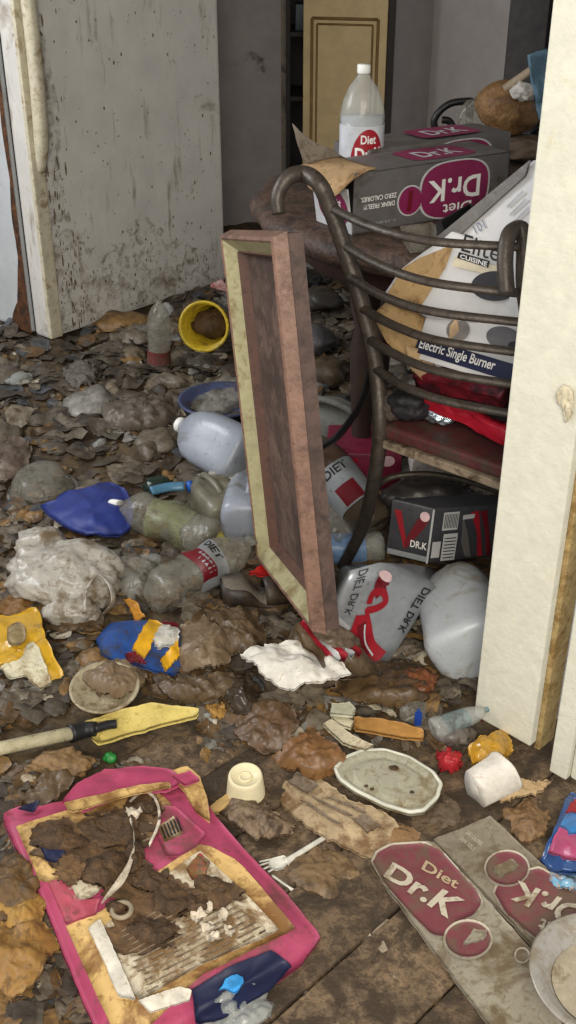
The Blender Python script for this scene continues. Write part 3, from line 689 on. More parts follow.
def qsheet(nm, label, cat, poly, yfn, m, amp=0.01, s=20, thick=0.003, K=36, rings=6, seed=0, parent=None):
    pts, F, rim = pgrid(poly, K, rings, 0.6, seed); T, Bq = [], []
    for x, y in pts:
        p = Q(x, y, yfn(x, y) if callable(yfn) else yfn); p += Vector((0, -1, 0)) * amp * crump(p, s, seed); T.append(p); Bq.append(p + Vector((0, thick, 0)))
    vf = thicken(T, F, rim, Bq); return mesh(nm, vf[0], vf[1], m, parent, label=label, cat=cat)
qsheet('blue_cloth', 'faded blue cloth hanging at the end of the table heap', 'cloth', [(529, 56), (548, 50), (556, 60), (552, 128), (540, 120), (533, 90)], 2.84, mat('faded_blue', (88, 116, 132), 0.8, 0.2), 0.02, thick=0.02, seed=3)
atop(523, 92, 2.87, (0.03, 0.03, 0.022), mat('white_rag_mat', (190, 184, 174), 0.8, 0.3), 'white_rag', 'small wadded white rag under the wooden stick', 'rag', amp=0.25, s=2.5, seed=5)
atop(470, 135, 2.95, (0.12, 0.07, 0.022), M_clear2, 'plastic_wrap', 'flattened sheet of clear plastic wrap behind the second carton', 'plastic wrap', amp=0.25, s=3, seed=8)
atop(520, 148, 2.90, (0.08, 0.06, 0.03), mat('brown_heap_cloth', (96, 80, 66), 0.8, 0.4), 'brown_rag', 'brown rag bundle below the basket at the table end', 'rag', amp=0.25, s=2.5, seed=9)
# ================================================================== ON THE CHAIR SEAT
# planes behind the slats, points given by pixel + height so that they stand on the seat and lean on the back
def hsheet(nm, label, cat, pts3, m, amp=0.004, s=25, thick=0.004, parent=None, seed=0, K=40, rings=6, jit=0.0, back=Vector((0.7, 0.72, 0))):
    """sheet through a pixel outline lying in the plane fitted through three (px,py,z) anchors."""
    poly, anc = pts3; a, b, c = [P(*q) for q in anc]; n = (b - a).cross(c - a).normalized()
    if n.dot(back) > 0: n = -n
    pts, F, rim = pgrid(poly, K, rings, jit, seed); T = []; Bq = []
    for x, y in pts:
        d = ray(x, y); t = (a - CAM).dot(n) / d.dot(n); p = CAM + d * t
        p += n * amp * crump(p, s, seed); T.append(p); Bq.append(p - n * thick)
    vf = thicken(T, F, rim, Bq); return mesh(nm, vf[0], vf[1], m, parent, label=label, cat=cat), n, a
def on_plane(n, a, eps):
    def f(x, y):
        d = ray(x, y); t = (a - CAM).dot(n) / d.dot(n); return CAM + d * t + n * eps
    return f
M_wbox = mat('white_box_print', (208, 206, 204), 0.5, 0.14, (150, 138, 120), 9, 0.05, bump=0.05)
M_kr2 = mat('stained_kraft', (178, 146, 100), 0.7, 0.4, (120, 88, 52), 9, 0.12, bump=0.1)
# big white panel leaning behind
wp, n1, a1 = hsheet('white_packing_panel', 'tall white glossy packing panel leaning diagonally behind the chair back', 'panel',
    ([(533, 160), (542, 160), (540, 330), (420, 325), (398, 285), (440, 238)], [(440, 238, 0.80), (400, 285, 0.69), (530, 290, 0.765)]), M_wbox, 0.003, thick=0.012, jit=0.4)
f = on_plane(n1, a1, 0.004)
mesh('glossy_edge', [f(x, y) for x, y in ((533, 160), (528, 176), (446, 250), (436, 240))] + [f(x, y) - n1 * -0.004 for x, y in ((533, 160), (528, 176), (446, 250), (436, 240))], [(0, 1, 2, 3), (7, 6, 5, 4)], mat('grey_gloss', (120, 116, 112), 0.25, 0.2), wp, smooth=False)
text('101', wp, mat('blue_grey_print', (120, 130, 150), 0.5, bump=0), lambda u, v: f(*bil([(474, 226), (484, 219), (488, 228), (478, 234)], u, 1 - v)), 0.0)
for k in range(3): 
    mesh('print_line', [f(x + 3 * k, y + 8 * k) for x, y in ((508, 206), (524, 190), (525, 192), (509, 208))], [(0, 1, 2, 3)], mat('faint_print', (170, 170, 172), 0.5, bump=0), wp, smooth=False)
# burner carton
bb = thing('burner_carton', 'white burner carton with navy lettered band on the chair seat', 'carton', P(455, 400, 0.5) + Vector((0.06, 0.06, 0)))
BLc = P(408, 358, 0.605); BRc = P(520, 393, 0.605); bu = (BRc - BLc); bw = Vector((0.69, 0.72, 0)); bt = Vector((0.10, 0.10, 0.30))
pl = [BLc, BRc, BRc + bt * 0.52, BLc + bt * 0.52 + bu * 0.18]
vf = dent(subdiv(obox(BLc + bw * 0.01, bu, bw * 0.10, bt * 0.5, 0.004), 2), 0.003, 14, 2); mesh('carton_body', vf[0], vf[1], M_wbox, bb)
nb = bu.cross(bt).normalized(); nb = -nb if nb.y > 0 else nb
def bf(eps): return lambda u, v: BLc + bw * 0.01 + bu * u + bt * (0.5 * v) + nb * eps
decal('navy_band', bb, [(0.02, 0.06), (1, 0.06), (1, 0.24), (0.02, 0.24)], bf(0.004), M_navy)
text('Electric Single Burner', bb, M_white, lambda u, v: bf(0.0055)(0.05 + 0.68 * u, 0.085 + 0.14 * v), 0.015)
decal('burner_picture', bb, ell(0.72, 0.47, 0.15, 0.12), bf(0.0045), mat('print_grey', (96, 94, 96), 0.5, bump=0)); decal('burner_picture', bb, ell(0.83, 0.42, 0.06, 0.05), bf(0.0055), M_black)
decal('burner_picture', bb, ell(0.33, 0.42, 0.10, 0.12), bf(0.0045), mat('print_mid_grey', (126, 120, 116), 0.5, bump=0))
# second, upper carton with script brand and a pan picture
ub, n2, a2 = hsheet('cookware_carton', 'cream and white cookware carton with round black pan picture behind the upper slats', 'carton',
    ([(452, 232), (530, 258), (530, 330), (432, 318), (380, 300), (402, 268)], [(452, 232, 0.83), (520, 262, 0.80), (432, 318, 0.68)]), M_wbox, 0.002, thick=0.03, jit=0.4, seed=4)
f = on_plane(n2, a2, 0.003); f4 = on_plane(n2, a2, 0.0045)
mesh('cream_panel', [f(x, y) for x, y in ((404, 268), (420, 258), (455, 244), (446, 268), (418, 312), (384, 300))], [(0, 1, 2, 3, 4, 5)], M_kr2, ub, smooth=False)
mesh('cream_band', [f(x, y) for x, y in ((456, 256), (530, 274), (530, 284), (452, 266))], [(0, 1, 2, 3)], mat('cream_print', (214, 202, 176), 0.5, bump=0), ub, smooth=False)
text('Elite', ub, M_black, lambda u, v: f4(*bil([(466, 234), (502, 245), (499, 262), (462, 251)], u, 1 - v)), 0.0)
mesh('black_bar', [f4(x, y) for x, y in ((460, 252), (491, 261), (489, 268), (458, 258))], [(0, 1, 2, 3)], M_black, ub, smooth=False); f5 = on_plane(n2, a2, 0.006)
text('CUISINE', ub, M_white, lambda u, v: f5(*bil([(462, 254), (489, 262), (488, 267), (461, 258)], u, 1 - v)), 0.02)
mesh('pan_picture', [f4(496 + 24 * math.cos(a), 286 + 15 * math.sin(a)) for a in [i * math.pi / 14 for i in range(28)]], [tuple(range(28))], mat('pan_print', (52, 50, 54), 0.4, bump=0), ub, smooth=False)
for k, (poly, anc, m, lab) in enumerate((
    ([(372, 315), (398, 290), (425, 318), (452, 340), (420, 362), (388, 345)], [(372, 315, 0.66), (452, 340, 0.64), (420, 362, 0.60)], M_kr2, 'stained tan cardboard flap behind the middle slats, left of the navy band'),
    ([(405, 345), (430, 352), (437, 372), (424, 381), (410, 368)], [(405, 345, 0.63), (437, 372, 0.58), (424, 381, 0.565)], M_kraft, 'brown cardboard corner hanging below the burner carton'),
    ([(432, 360), (470, 376), (458, 392), (446, 386)], [(432, 360, 0.60), (470, 376, 0.58), (458, 392, 0.55)], M_wbox, 'white paper point sticking out under the burner carton'),
    ([(440, 384), (458, 388), (448, 394), (438, 392)], [(440, 384, 0.56), (458, 388, 0.555), (448, 394, 0.545)], M_kraft, 'little brown card scrap above the red bag'),
    ([(450, 326), (457, 318), (462, 345), (466, 366), (455, 364), (448, 350)], [(450, 326, 0.68), (462, 345, 0.64), (455, 364, 0.60)], mat('paper_tape', (196, 168, 132), 0.6, 0.2), 'torn strip of tan paper tape across the lettered band'))):
    hsheet(['cardboard_flap', 'cardboard_corner', 'paper_corner', 'card_scrap', 'paper_tape'][k], lab, ['cardboard', 'cardboard', 'paper', 'cardboard', 'tape'][k], (poly, anc), m, 0.004, seed=k + 10, K=28, rings=4, thick=0.003)
SZ = 0.475
M_redbag = mat('red_bag', (178, 30, 48), 0.4, 0.12, (110, 20, 32), 10, 0.15, bump=0.1)
def seatblob(px, py, z, rad, m, nm, lab, cat, rot=0.0, **k):
    c = P(px, py, z); M = Matrix.Rotation(rot, 4, 'Z'); vf = blob(c, rad, M=M, floorcut=False, **k); V = [Vector((v.x, v.y, max(v.z, SZ + 0.003))) for v in vf[0]]; return mesh(nm, V, vf[1], m, label=lab, cat=cat)
hsheet('red_bag', 'bright red bag draped along the chair seat under the cartons', 'bag', ([(396, 397), (414, 392), (436, 399), (470, 413), (508, 430), (508, 446), (478, 433), (455, 421), (428, 410), (400, 405)], [(396, 400, 0.505), (505, 428, 0.525), (470, 430, 0.495)]), M_redbag, 0.012, 14, thick=0.02, seed=1, K=60, rings=8)
hsheet('red_pouch', 'dark red pouch tucked between the seat and the burner carton', 'pouch', ([(412, 376), (440, 384), (468, 388), (500, 398), (500, 414), (470, 402), (440, 395), (416, 388)], [(398, 370, 0.575), (508, 394, 0.60), (478, 404, 0.55)]), mat('red_pouch', (112, 22, 36), 0.5, 0.45, (44, 20, 24), 14), 0.014, 14, thick=0.05, seed=6, K=60, rings=8)
seatblob(470, 404, 0.52, (0.11, 0.04, 0.035), mat('black_cloth', (30, 27, 28), 0.7, 0.2), 'black_cloth', 'black cloth bundle between the red pouch and the red bag', 'cloth', rot=-0.72, amp=0.12, s=2.2, seed=17)
seatblob(408, 402, 0.51, (0.05, 0.04, 0.03), mat('black_bundle', (34, 32, 34), 0.6, 0.2), 'black_bag', 'black bundled bag behind the red bag on the chair', 'bag', rot=-0.72, amp=0.2, s=2.2, seed=7)
seatblob(430, 411, 0.495, (0.05, 0.024, 0.018), mat('crumpled_foil', (186, 198, 206), 0.2, 0, metal=0.85, bump=0.3, bscale=90), 'foil_wrapper', 'crumpled silver foil wrapper on the chair seat beside the red bag', 'wrapper', rot=-0.72, amp=0.3, s=3, seed=3)
seatblob(390, 405, 0.50, (0.03, 0.03, 0.03), mat('dark_rag', (66, 56, 50), 0.8, 0.4), 'dark_rag', 'dark grey rag at the chair seat corner by the back post', 'rag', amp=0.25, s=2.5, seed=12)

# ================================================================== UNDER AND BEHIND THE CHAIR
cbq = P(428, 563, 0.075); u1 = Vector((-0.72, 0.36, 0)).normalized(); u2 = Vector((0.70, 0.45, 0)).normalized()
# orient sides so the projected edges match: end face to the left, long face to the right
eL = P(385, 553, 0.085) - cbq; eR = P(491, 557, 0.075) - cbq
kc = thing('soda_carton', 'charcoal soda carton with red slashes and barcode under the chair', 'carton', cbq + (eL + eR) / 2)
eH = Vector((0.01, 0.02, 0.125))
vf = dent(subdiv(obox(cbq, eL, eR * 1.35, eH, 0.004), 2), 0.004, 12, 3); mesh('carton_body', vf[0], vf[1], M_dgrey, kc)
nL = eL.cross(eH).normalized(); nL = nL if nL.dot(CAM - cbq) > 0 else -nL
nR = eR.cross(eH).normalized(); nR = nR if nR.dot(CAM - cbq) > 0 else -nR
fL = lambda e_: (lambda u, v: cbq + eL * (1 - u) + eH * v + nL * e_); fR = lambda e_: (lambda u, v: cbq + eR * u + eH * v + nR * e_)
decal('red_stroke', kc, [(0.1, 0.85), (0.26, 0.85), (0.46, 0.3), (0.42, 0.18)], fL(0.004), M_red); decal('red_stroke', kc, [(0.46, 0.18), (0.40, 0.3), (0.66, 0.78), (0.92, 0.82), (0.80, 0.6)], fL(0.0045), M_dred)
decal('white_seal', kc, ell(0.80, 0.84, 0.11, 0.09), fL(0.006), mat('pink_seal', (222, 190, 192), 0.5, bump=0))
text('DR.K', kc, M_white, lambda u, v: fL(0.006)(0.55 + 0.38 * u, 0.24 + 0.13 * v), 0.02); decal('silver_strip', kc, [(0.05, 0.02), (0.95, 0.02), (0.95, 0.12), (0.05, 0.12)], fL(0.004), M_silver)
decal('silver_edge', kc, [(0.955, 0), (1.0, 0), (1.0, 1), (0.955, 1)], fL(0.005), M_lgrey)
decal('white_panel', kc, [(0.14, 0.60), (0.38, 0.60), (0.38, 0.93), (0.14, 0.93)], fR(0.004), M_lgrey)
for k in range(9): decal('bar', kc, [(0.16 + k * 0.024, 0.64), (0.172 + k * 0.024, 0.64), (0.172 + k * 0.024, 0.9), (0.16 + k * 0.024, 0.9)], fR(0.005), M_black)
decal('white_panel', kc, [(0.18, 0.03), (0.40, 0.03), (0.40, 0.53), (0.18, 0.53)], fR(0.004), M_lgrey)
for k in range(7): decal('print_line', kc, [(0.20, 0.08 + k * 0.06), (0.38, 0.08 + k * 0.06), (0.38, 0.10 + k * 0.06), (0.20, 0.10 + k * 0.06)], fR(0.005), M_black)
decal('white_panel', kc, [(0.02, 0.1), (0.15, 0.1), (0.15, 0.4), (0.02, 0.4)], fR(0.004), M_lgrey)
decal('grey_swoosh', kc, [(0.44, 0.85), (0.56, 0.5), (0.66, 0.05), (0.56, 0.08), (0.47, 0.35)], fR(0.004), M_grey)
for k in range(2): decal('red_stroke', kc, [(0.56 + k * 0.14, 0.9), (0.68 + k * 0.13, 0.92), (0.84 + k * 0.14, 0.06), (0.76 + k * 0.14, 0.06), (0.70 + k * 0.13, 0.5)], fR(0.0045), M_red if k == 0 else M_dred)
decal('white_panel', kc, [(0.44, 0.78), (0.62, 0.79), (0.62, 0.87), (0.44, 0.86)], fR(0.006), M_lgrey)
# crushed silver carton, shaped as a collapsed wedge
cr = thing('crushed_carton', 'crushed silver soda carton with red swirl standing in front of the chair', 'carton', PF(385, 660, 0))
W_ = [P(332, 630, 0.115), P(345, 648, 0.06), P(384, 667, 0.02), P(437, 588, 0.15), P(379, 562, 0.26), P(352, 572, 0.25), P(330, 606, 0.17), P(420, 580, 0.05) + Vector((0.05, 0.1, -0.03)), P(345, 600, 0.03) + Vector((0, 0.16, -0.01))]
F = [(1, 2, 3, 4), (0, 1, 4, 5), (6, 0, 5), (2, 7, 3), (3, 7, 4), (4, 7, 8, 5), (5, 8, 6), (6, 8, 0), (0, 8, 1), (1, 8, 7, 2)]
vf = subdiv((W_, [f_ for f_ in F]), 3); vf = dent(vf, 0.006, 14, 5)
mesh('carton_body', vf[0], vf[1], M_silver, cr)
def quadf(a, b, c, d, eps):
    a, b, c, d = [Vector(q) for q in (a, b, c, d)]; n = (b - a).cross(d - a).normalized(); n = n if n.dot(CAM - a) > 0 else -n
    return lambda u, v: (a * (1 - u) + b * u) * (1 - v) + (d * (1 - u) + c * u) * v + n * eps
def dented(fn0, nfn): return lambda u, v: dent(([fn0(u, v)], []), 0.006, 14, 5)[0][0] + nfn
def qdent(a, b, c, d, eps):
    f0 = quadf(a, b, c, d, 0.0); n_ = (Vector(b) - Vector(a)).cross(Vector(d) - Vector(a)).normalized(); n_ = n_ if n_.dot(CAM - Vector(a)) > 0 else -n_
    return dented(f0, n_ * eps)
qf = qdent(W_[1], W_[2], W_[3], W_[4], 0.0035)   # u: 1->2 / 4->3, v up
def strokes(par, fn, pts, wd, m, nm='red_stroke'):
    V, F = [], []; c = spl([Vector((a, b, 0)) for a, b in pts], 24)
    for i, p in enumerate(c):
        t = (c[min(i + 1, 24)] - c[max(i - 1, 0)]).normalized(); nn = Vector((-t.y, t.x, 0)); ww = wd(i / 24) if callable(wd) else wd
        for s_ in (-1, 0, 1): q = p + nn * ww * s_; V.append(fn(q.x, q.y))
    for i in range(24):
        for s_ in range(2): a = i * 3 + s_; F.append((a, a + 1, a + 4, a + 3))
    mesh(nm, V, F, m, par)
strokes(cr, qf, [(0.06, 0.02), (0.10, 0.2), (0.06, 0.42)], 0.09, M_red)
strokes(cr, qf, [(0.82, 0.05), (0.50, 0.14), (0.26, 0.34), (0.08, 0.5)], lambda t: 0.10 * (1.15 - t), M_red)
strokes(cr, qdent(W_[1], W_[2], W_[3], W_[4], 0.0045), [(0.50, 0.03), (0.28, 0.16), (0.14, 0.34)], 0.07, M_dred)
strokes(cr, qdent(W_[1], W_[2], W_[3], W_[4], 0.0055), [(0.62, 0.06), (0.36, 0.16), (0.2, 0.34)], 0.012, M_lgrey, 'pale_stroke')
strokes(cr, qf, [(0.1, 0.48), (0.26, 0.54), (0.36, 0.64), (0.26, 0.73), (0.1, 0.68), (0.1, 0.56)], 0.045, M_red)
strokes(cr, qf, [(0.24, 0.70), (0.14, 0.80), (0.22, 0.90)], 0.09, M_dred)
decal('white_seal', cr, ell(0.16, 0.90, 0.12, 0.055), qdent(W_[1], W_[2], W_[3], W_[4], 0.006), mat('pink_seal', (222, 190, 192), 0.5, bump=0))
text('DIET DR.K', cr, M_black, lambda u, v: qdent(W_[1], W_[2], W_[3], W_[4], 0.005)(0.92 - 0.13 * v, 0.96 - 0.54 * u), 0.02)
qg = qdent(W_[0], W_[1], W_[4], W_[5], 0.004)
text('DIET DR.K', cr, M_dgrey, lambda u, v: qg(0.62 - 0.34 * v, 0.98 - 0.6 * u), 0.01)
mesh('light_panel', [qdent(W_[0], W_[1], W_[4], W_[5], 0.003)(u, v) for u, v in ((0.1, 0.02), (0.9, 0.02), (0.9, 0.25), (0.1, 0.3))], [(0, 1, 2, 3)], M_lgrey, cr, smooth=False)

# milky jug by the post
Mj = Matrix.Translation(P(474, 657, 0.085)) @ frame_of(Vector((-0.02, 0.75, 0.05)), (0, 0, 1)) @ Matrix.Rotation(2.6, 4, 'Z')
jug('milk_jug', 'large milky white jug lying against the cream post, below the charcoal carton', Mj, M_jug2, 0.008, 3, 1.05)
# clear bottles between frame and chair
Mb = Matrix.Translation(P(362, 500, 0.16)) @ frame_of(Vector((-0.8, 0.35, 0.22)), (0, 0, 1))
bottle('soda_bottle', 'brown-tinted bottle with white cap and silver label under the chair', Matrix.Translation(P(378, 528, 0.11)) @ frame_of(P(330, 468, 0.20) - P(378, 528, 0.11), (0, -1, 0.2)), mat('brown_clear', (92, 80, 66), 0.15, 0.2, clear=0.3, bump=0.05, spec=0.8), M_cap, M_silver,
       sc=0.98, amp=0.002, txtang=0.2, txt=[('DIET', -0.5, 0.7, 0.15, 0.172, M_black, 0.02)], band=[(-0.5, 0.5, 0.07, 0.12, M_dred, False)])
bottle('crushed_bottle', 'crushed clear bottle wedged behind the leaning frame corner', Matrix.Translation(P(352, 545, 0.07)) @ frame_of(Vector((-0.45, 0.85, 0.15)), (0, 0, 1)), M_clear2, amp=0.012, seed=4, sc=0.95, hascap=False)
bottle('crushed_bottle', 'clear bottle with blue label under the charcoal carton', Matrix.Translation(P(384, 548, 0.055)) @ frame_of(Vector((-0.95, -0.1, 0.05)), (0, 0, 1)), M_clear, mat('blue_cap', (40, 80, 150), 0.4), mat('blue_wrap', (120, 150, 190), 0.35, 0.3), amp=0.006, seed=6, sc=0.7)
# burgundy carton behind
ba = P(322, 492, 0.13); bbq = P(400, 490, 0.13)
vf = dent(subdiv(obox(ba, bbq - ba, (0.02, 0.16, 0), (0, 0, 0.10), 0.004), 2), 0.005, 12, 8)
bc = thing('soda_carton', 'burgundy soda carton with oval white seal behind the chair leg', 'carton', (ba + bbq) / 2 + Vector((0, 0.08, 0)))
mesh('carton_body', vf[0], vf[1], mat('burgundy_carton', (116, 34, 56), 0.4, 0.15, (70, 24, 36), 10), bc)
fb = lambda u, v: ba + (bbq - ba) * u + Vector((0, -0.006, 0.10 * v))
decal('white_seal', bc, ell(0.82, 0.80, 0.09, 0.14), fb, mat('pink_seal', (222, 190, 192), 0.5, bump=0)); decal('red_stroke', bc, [(0.1, 0.1), (0.3, 0.9), (0.45, 0.9), (0.3, 0.1)], lambda u, v: fb(u, v), M_red)
# small packets deeper under the chair
vf = dent(subdiv(obox(P(410, 478, 0.19), Vector((0.10, 0.02, -0.01)), Vector((0, 0.07, 0.02)), (0, -0.01, 0.05), 0.01), 2), 0.006, 14, 2)
sp = mesh('snack_packet', vf[0], vf[1], mat('packet_white', (190, 182, 176), 0.4, 0.3, (130, 60, 50), 10), label='white and red snack packet in the shadow under the seat', cat='packet')
vf = blob(P(425, 500, 0.17), (0.10, 0.06, 0.05), 0.2, 2.5, 4); mesh('trash_bag', vf[0], vf[1], mat('dark_bag', (44, 40, 38), 0.4, 0.3), label='dark wadded bag between burgundy and charcoal cartons', cat='trash bag')
Mj = Matrix.Translation(P(372, 445, 0.10)) @ frame_of(Vector((-0.8, 0.3, 0.25)), (0, 0, 1))
jg = jug('milk_jug', 'dusty translucent jug behind the frame with a yellow-green sticker', Mj, mat('dusty_jug', (120, 120, 112), 0.4, 0.3, (90, 84, 72), 9, clear=0.1), 0.008, 5, 0.95, cap=None)
vf = dent(subdiv(obox(P(350, 446, 0.155), Vector((0.075, 0, 0)), Vector((0, 0.004, 0)), (0, -0.01, 0.055), 0.001), 2), 0.003, 20, 1); mesh('sticker', vf[0], vf[1], mat('lime_sticker', (150, 170, 50), 0.5, 0.35, (60, 80, 30), 30), jg, label='yellow-green sticker')
# scrap heaps under the table (shadow)
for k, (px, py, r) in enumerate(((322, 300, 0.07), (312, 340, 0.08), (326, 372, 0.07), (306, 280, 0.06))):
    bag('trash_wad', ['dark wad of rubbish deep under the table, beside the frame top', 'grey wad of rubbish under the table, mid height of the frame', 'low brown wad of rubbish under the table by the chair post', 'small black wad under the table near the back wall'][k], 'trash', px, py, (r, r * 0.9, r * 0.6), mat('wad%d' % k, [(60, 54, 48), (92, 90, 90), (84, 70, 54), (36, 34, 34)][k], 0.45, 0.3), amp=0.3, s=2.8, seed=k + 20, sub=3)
# ================================================================== FLOOR, MIDDLE DISTANCE
# yellow bucket on its side: mouth towards the camera
def cup_shape(M, r0, r1, h, wall, rim=0.0, n=30):
    pr = [(0.0, 0.0), (r0, 0.0), (r1, h)]
    if rim: pr += [(r1 + rim, h), (r1 + rim, h + 0.006)]
    else: pr += [(r1, h + 0.001)]
    pr += [(r1 - wall, h + (0.006 if rim else 0.001)), (r0 - wall, wall), (0.0, wall)]
    return lathe(pr, n, M, False, False)
pb = PF(204, 346, 0.085); Mb = Matrix.Translation(pb + Vector((0.02, 0.16, 0.02))) @ frame_of(Vector((-0.12, -0.92, 0.25)), (0, 0, 1))
bk = thing('yellow_bucket', 'yellow plastic bucket tipped on its side near the refrigerator', 'bucket', PF(204, 346, 0))
M_yel = mat('yellow_plastic', (184, 156, 34), 0.4, 0.42, (120, 98, 30), 10, 0.12, bump=0.1)
vf = cup_shape(Mb, 0.058, 0.076, 0.15, 0.004, 0.005); mesh('bucket_body', vf[0], vf[1], M_yel, bk)
vf = blob(Mb @ Vector((0.0, 0.0, 0.05)), (0.05, 0.05, 0.045), 0.3, 2.5, 3, 3, floorcut=False); mesh('dirt_residue', vf[0], vf[1], M_mud, bk)
qsheet('wrapper', 'white wrapper with red blotches leaning beside the frame top, above the bucket', 'wrapper', [(210, 284), (222, 279), (229, 290), (229, 312), (212, 308)], 3.95, mat('pink_wrapper', (206, 170, 164), 0.45, 0.42, (176, 66, 66), 22, bump=0.1), 0.012, 16, thick=0.006, seed=2)
Mb = Matrix.Translation(PF(159, 366, 0.004)) @ frame_of(Vector((0.06, 0.02, 1)), (1, 0, 0)) 
bottle('small_bottle', 'small clear bottle with red label standing in litter before the refrigerator', Mb, M_clear2, lab=mat('red_small_label', (104, 46, 42), 0.5, 0.45, (70, 56, 48), 20), sc=0.72, amp=0.004, seed=3, hascap=False, labz=(0.02, 0.08))
bag('paper_wad', 'small pale paper wad in front of the refrigerator door', 'paper', 166, 312, (0.03, 0.03, 0.03), mat('pale_paper', (150, 150, 146), 0.7, 0.3), amp=0.25, s=2.5, seed=30, sub=3)
# milky jug and blue tub behind it
vf = cup_shape(Matrix.Translation(PF(222, 416, 0.01)), 0.10, 0.12, 0.05, 0.004, 0.006); mesh('blue_basin', vf[0], vf[1], mat('slate_blue', (66, 74, 104), 0.5, 0.3), label='slate blue basin behind the milky jug and the frame', cat='basin')
Mj = Matrix.Translation(PF(250, 462, 0.068)) @ frame_of(Vector((-0.72, 0.62, 0.10)), (0, 0, 1)) @ Matrix.Rotation(2.2, 4, 'Z')
jug('milk_jug', 'bluish milky jug lying on its side left of the frame, nearest the blue basin', Mj, M_jug, 0.005, 2, 1.0)
Mj = Matrix.Translation(PF(247, 528, 0.06)) @ frame_of(Vector((0.1, 0.98, 0.15)), (0, 0, 1))
jug('milk_jug', 'milky jug half hidden behind the lower left of the frame', Mj, M_jug, 0.004, 7, 0.82, cap=None)
Mj = Matrix.Translation(PF(232, 522, 0.05)) @ frame_of(Vector((-0.5, 0.85, 0.15)), (0, 0, 1))
jug('brown_jug', 'murky olive-brown jug lying beside the crushed clear bottle', Mj, mat('murky_jug', (116, 112, 96), 0.35, 0.3, (84, 74, 54), 9, clear=0.1), 0.008, 9, 0.72, cap=None)
sheet('paper_board', 'off-white torn board between the two milky jugs and the frame', 'cardboard', [(197, 474), (247, 467), (250, 500), (236, 500), (228, 484), (200, 482)], mat('offwhite_board', (190, 184, 172), 0.7, 0.25), off=0.055, amp=0.008, thick=0.003, seed=1)
# blue sheet
V = []
M_blue = mat('blue_plastic', (40, 54, 122), 0.55, 0.18, (40, 42, 70), 8, 0.12, crease=0.5, bump=0.1)
def dome(cx, cy, rx, ry, h):
    return lambda x, y: 0.006 + h * max(0.0, 1 - ((x - cx) / rx) ** 2 - ((y - cy) / ry) ** 2)
vf = psheet([(41, 507), (62, 494), (86, 484), (108, 481), (124, 487), (133, 506), (131, 526), (118, 535), (86, 534), (60, 522)], off=dome(96, 512, 62, 34, 0.06), amp=0.01, s=12, seed=4, thick=0.004)
mesh('blue_bag', vf[0], vf[1], M_blue, label='royal blue plastic bag on the floor above the white grocery bag', cat='plastic bag')
# clear dome lid
cl = PF(43, 492, 0.002); t = thing('dome_lid', 'clear plastic dome container at the left edge beside the blue bag', 'container', cl)
vf = dent(lathe([(0.086, 0.0), (0.088, 0.006), (0.080, 0.010), (0.074, 0.035), (0.058, 0.055), (0.035, 0.066), (0.02, 0.062), (0.0, 0.06)], 36, Matrix.Translation(cl) @ Matrix.Rotation(0.1, 4, 'X'), False, False), 0.006, 16, 3); mesh('dome', vf[0], vf[1], M_clear2, t)
vf = lathe([(0.084, -0.001), (0.091, 0.0), (0.091, 0.005), (0.084, 0.006)], 36, Matrix.Translation(cl) @ Matrix.Rotation(0.1, 4, 'X'), False, False); mesh('lid_rim', vf[0], vf[1], M_clear, t)
# crushed clear bottle with white cap; diet bottle
b1 = bottle('crushed_bottle', 'crushed clear bottle with white cap pointing at the blue bag', lying(218, 540, 150, 0.045, 20, 2), M_clear2, M_cap, mat('green_label', (150, 156, 112), 0.3, 0.45, (120, 112, 84), 16, clear=0.55), amp=0.019, seed=12, sc=0.98)
b2 = bottle('diet_bottle', 'crushed bottle with silver and dark red label lying beside the shoe', lying(152, 594, 42, 0.050, -30, 3), M_clear2, None, M_silver, amp=0.016, seed=15, sc=0.92, hascap=False, labz=(0.11, 0.19),
       txtang=0.5, txt=[('DIET', -0.1, 0.9, 0.165, 0.185, M_black, 0.03)], band=[(-1.3, 1.6, 0.108, 0.150, M_dred, False)])
vf = lathe([(0.016, 0), (0.017, 0.003), (0.017, 0.016), (0.014, 0.019)], 18, lying(222, 541, 60, 0.02, 0, 30)); mesh('yellow_bottle_top', vf[0], vf[1], mat('bright_yellow', (206, 186, 40), 0.4, 0.2), label='round yellow bottle cap below the frame edge', cat='bottle cap')
sheet('crumpled_scrap', 'pale cream paper scrap under the yellow cap', 'paper', [(222, 545), (236, 538), (243, 545), (236, 556), (224, 555)], mat('cream_scrap', (200, 190, 160), 0.7, 0.3), off=0.012, amp=0.02, seed=4, K=24, rings=4)
vf = tube([PF(151, 491, 0.06), PF(168, 487, 0.065), PF(184, 486, 0.06)], 0.012, 8, 10, 0.5); mesh('blue_wrap', vf[0], vf[1], mat('aqua_wrap', (90, 140, 170), 0.3, 0.3, clear=0.2), label='twisted aqua plastic wrap above the crushed clear bottle', cat='wrapper')
vf = lathe([(0.014, 0), (0.015, 0.012), (0.012, 0.015)], 16, lying(187, 487, 20, 0.06)); mesh('blue_bottle_top', vf[0], vf[1], mat('cobalt_cap', (30, 84, 170), 0.4), label='cobalt blue bottle cap beside the aqua wrap', cat='bottle cap')
bag('green_bottle_piece', 'dark green bottle shard behind the crushed clear bottle', 'bottle piece', 158, 486, (0.035, 0.03, 0.025), mat('dark_green_glass', (40, 56, 48), 0.2, 0.2, clear=0.25), amp=0.2, s=2, seed=3, sub=3)
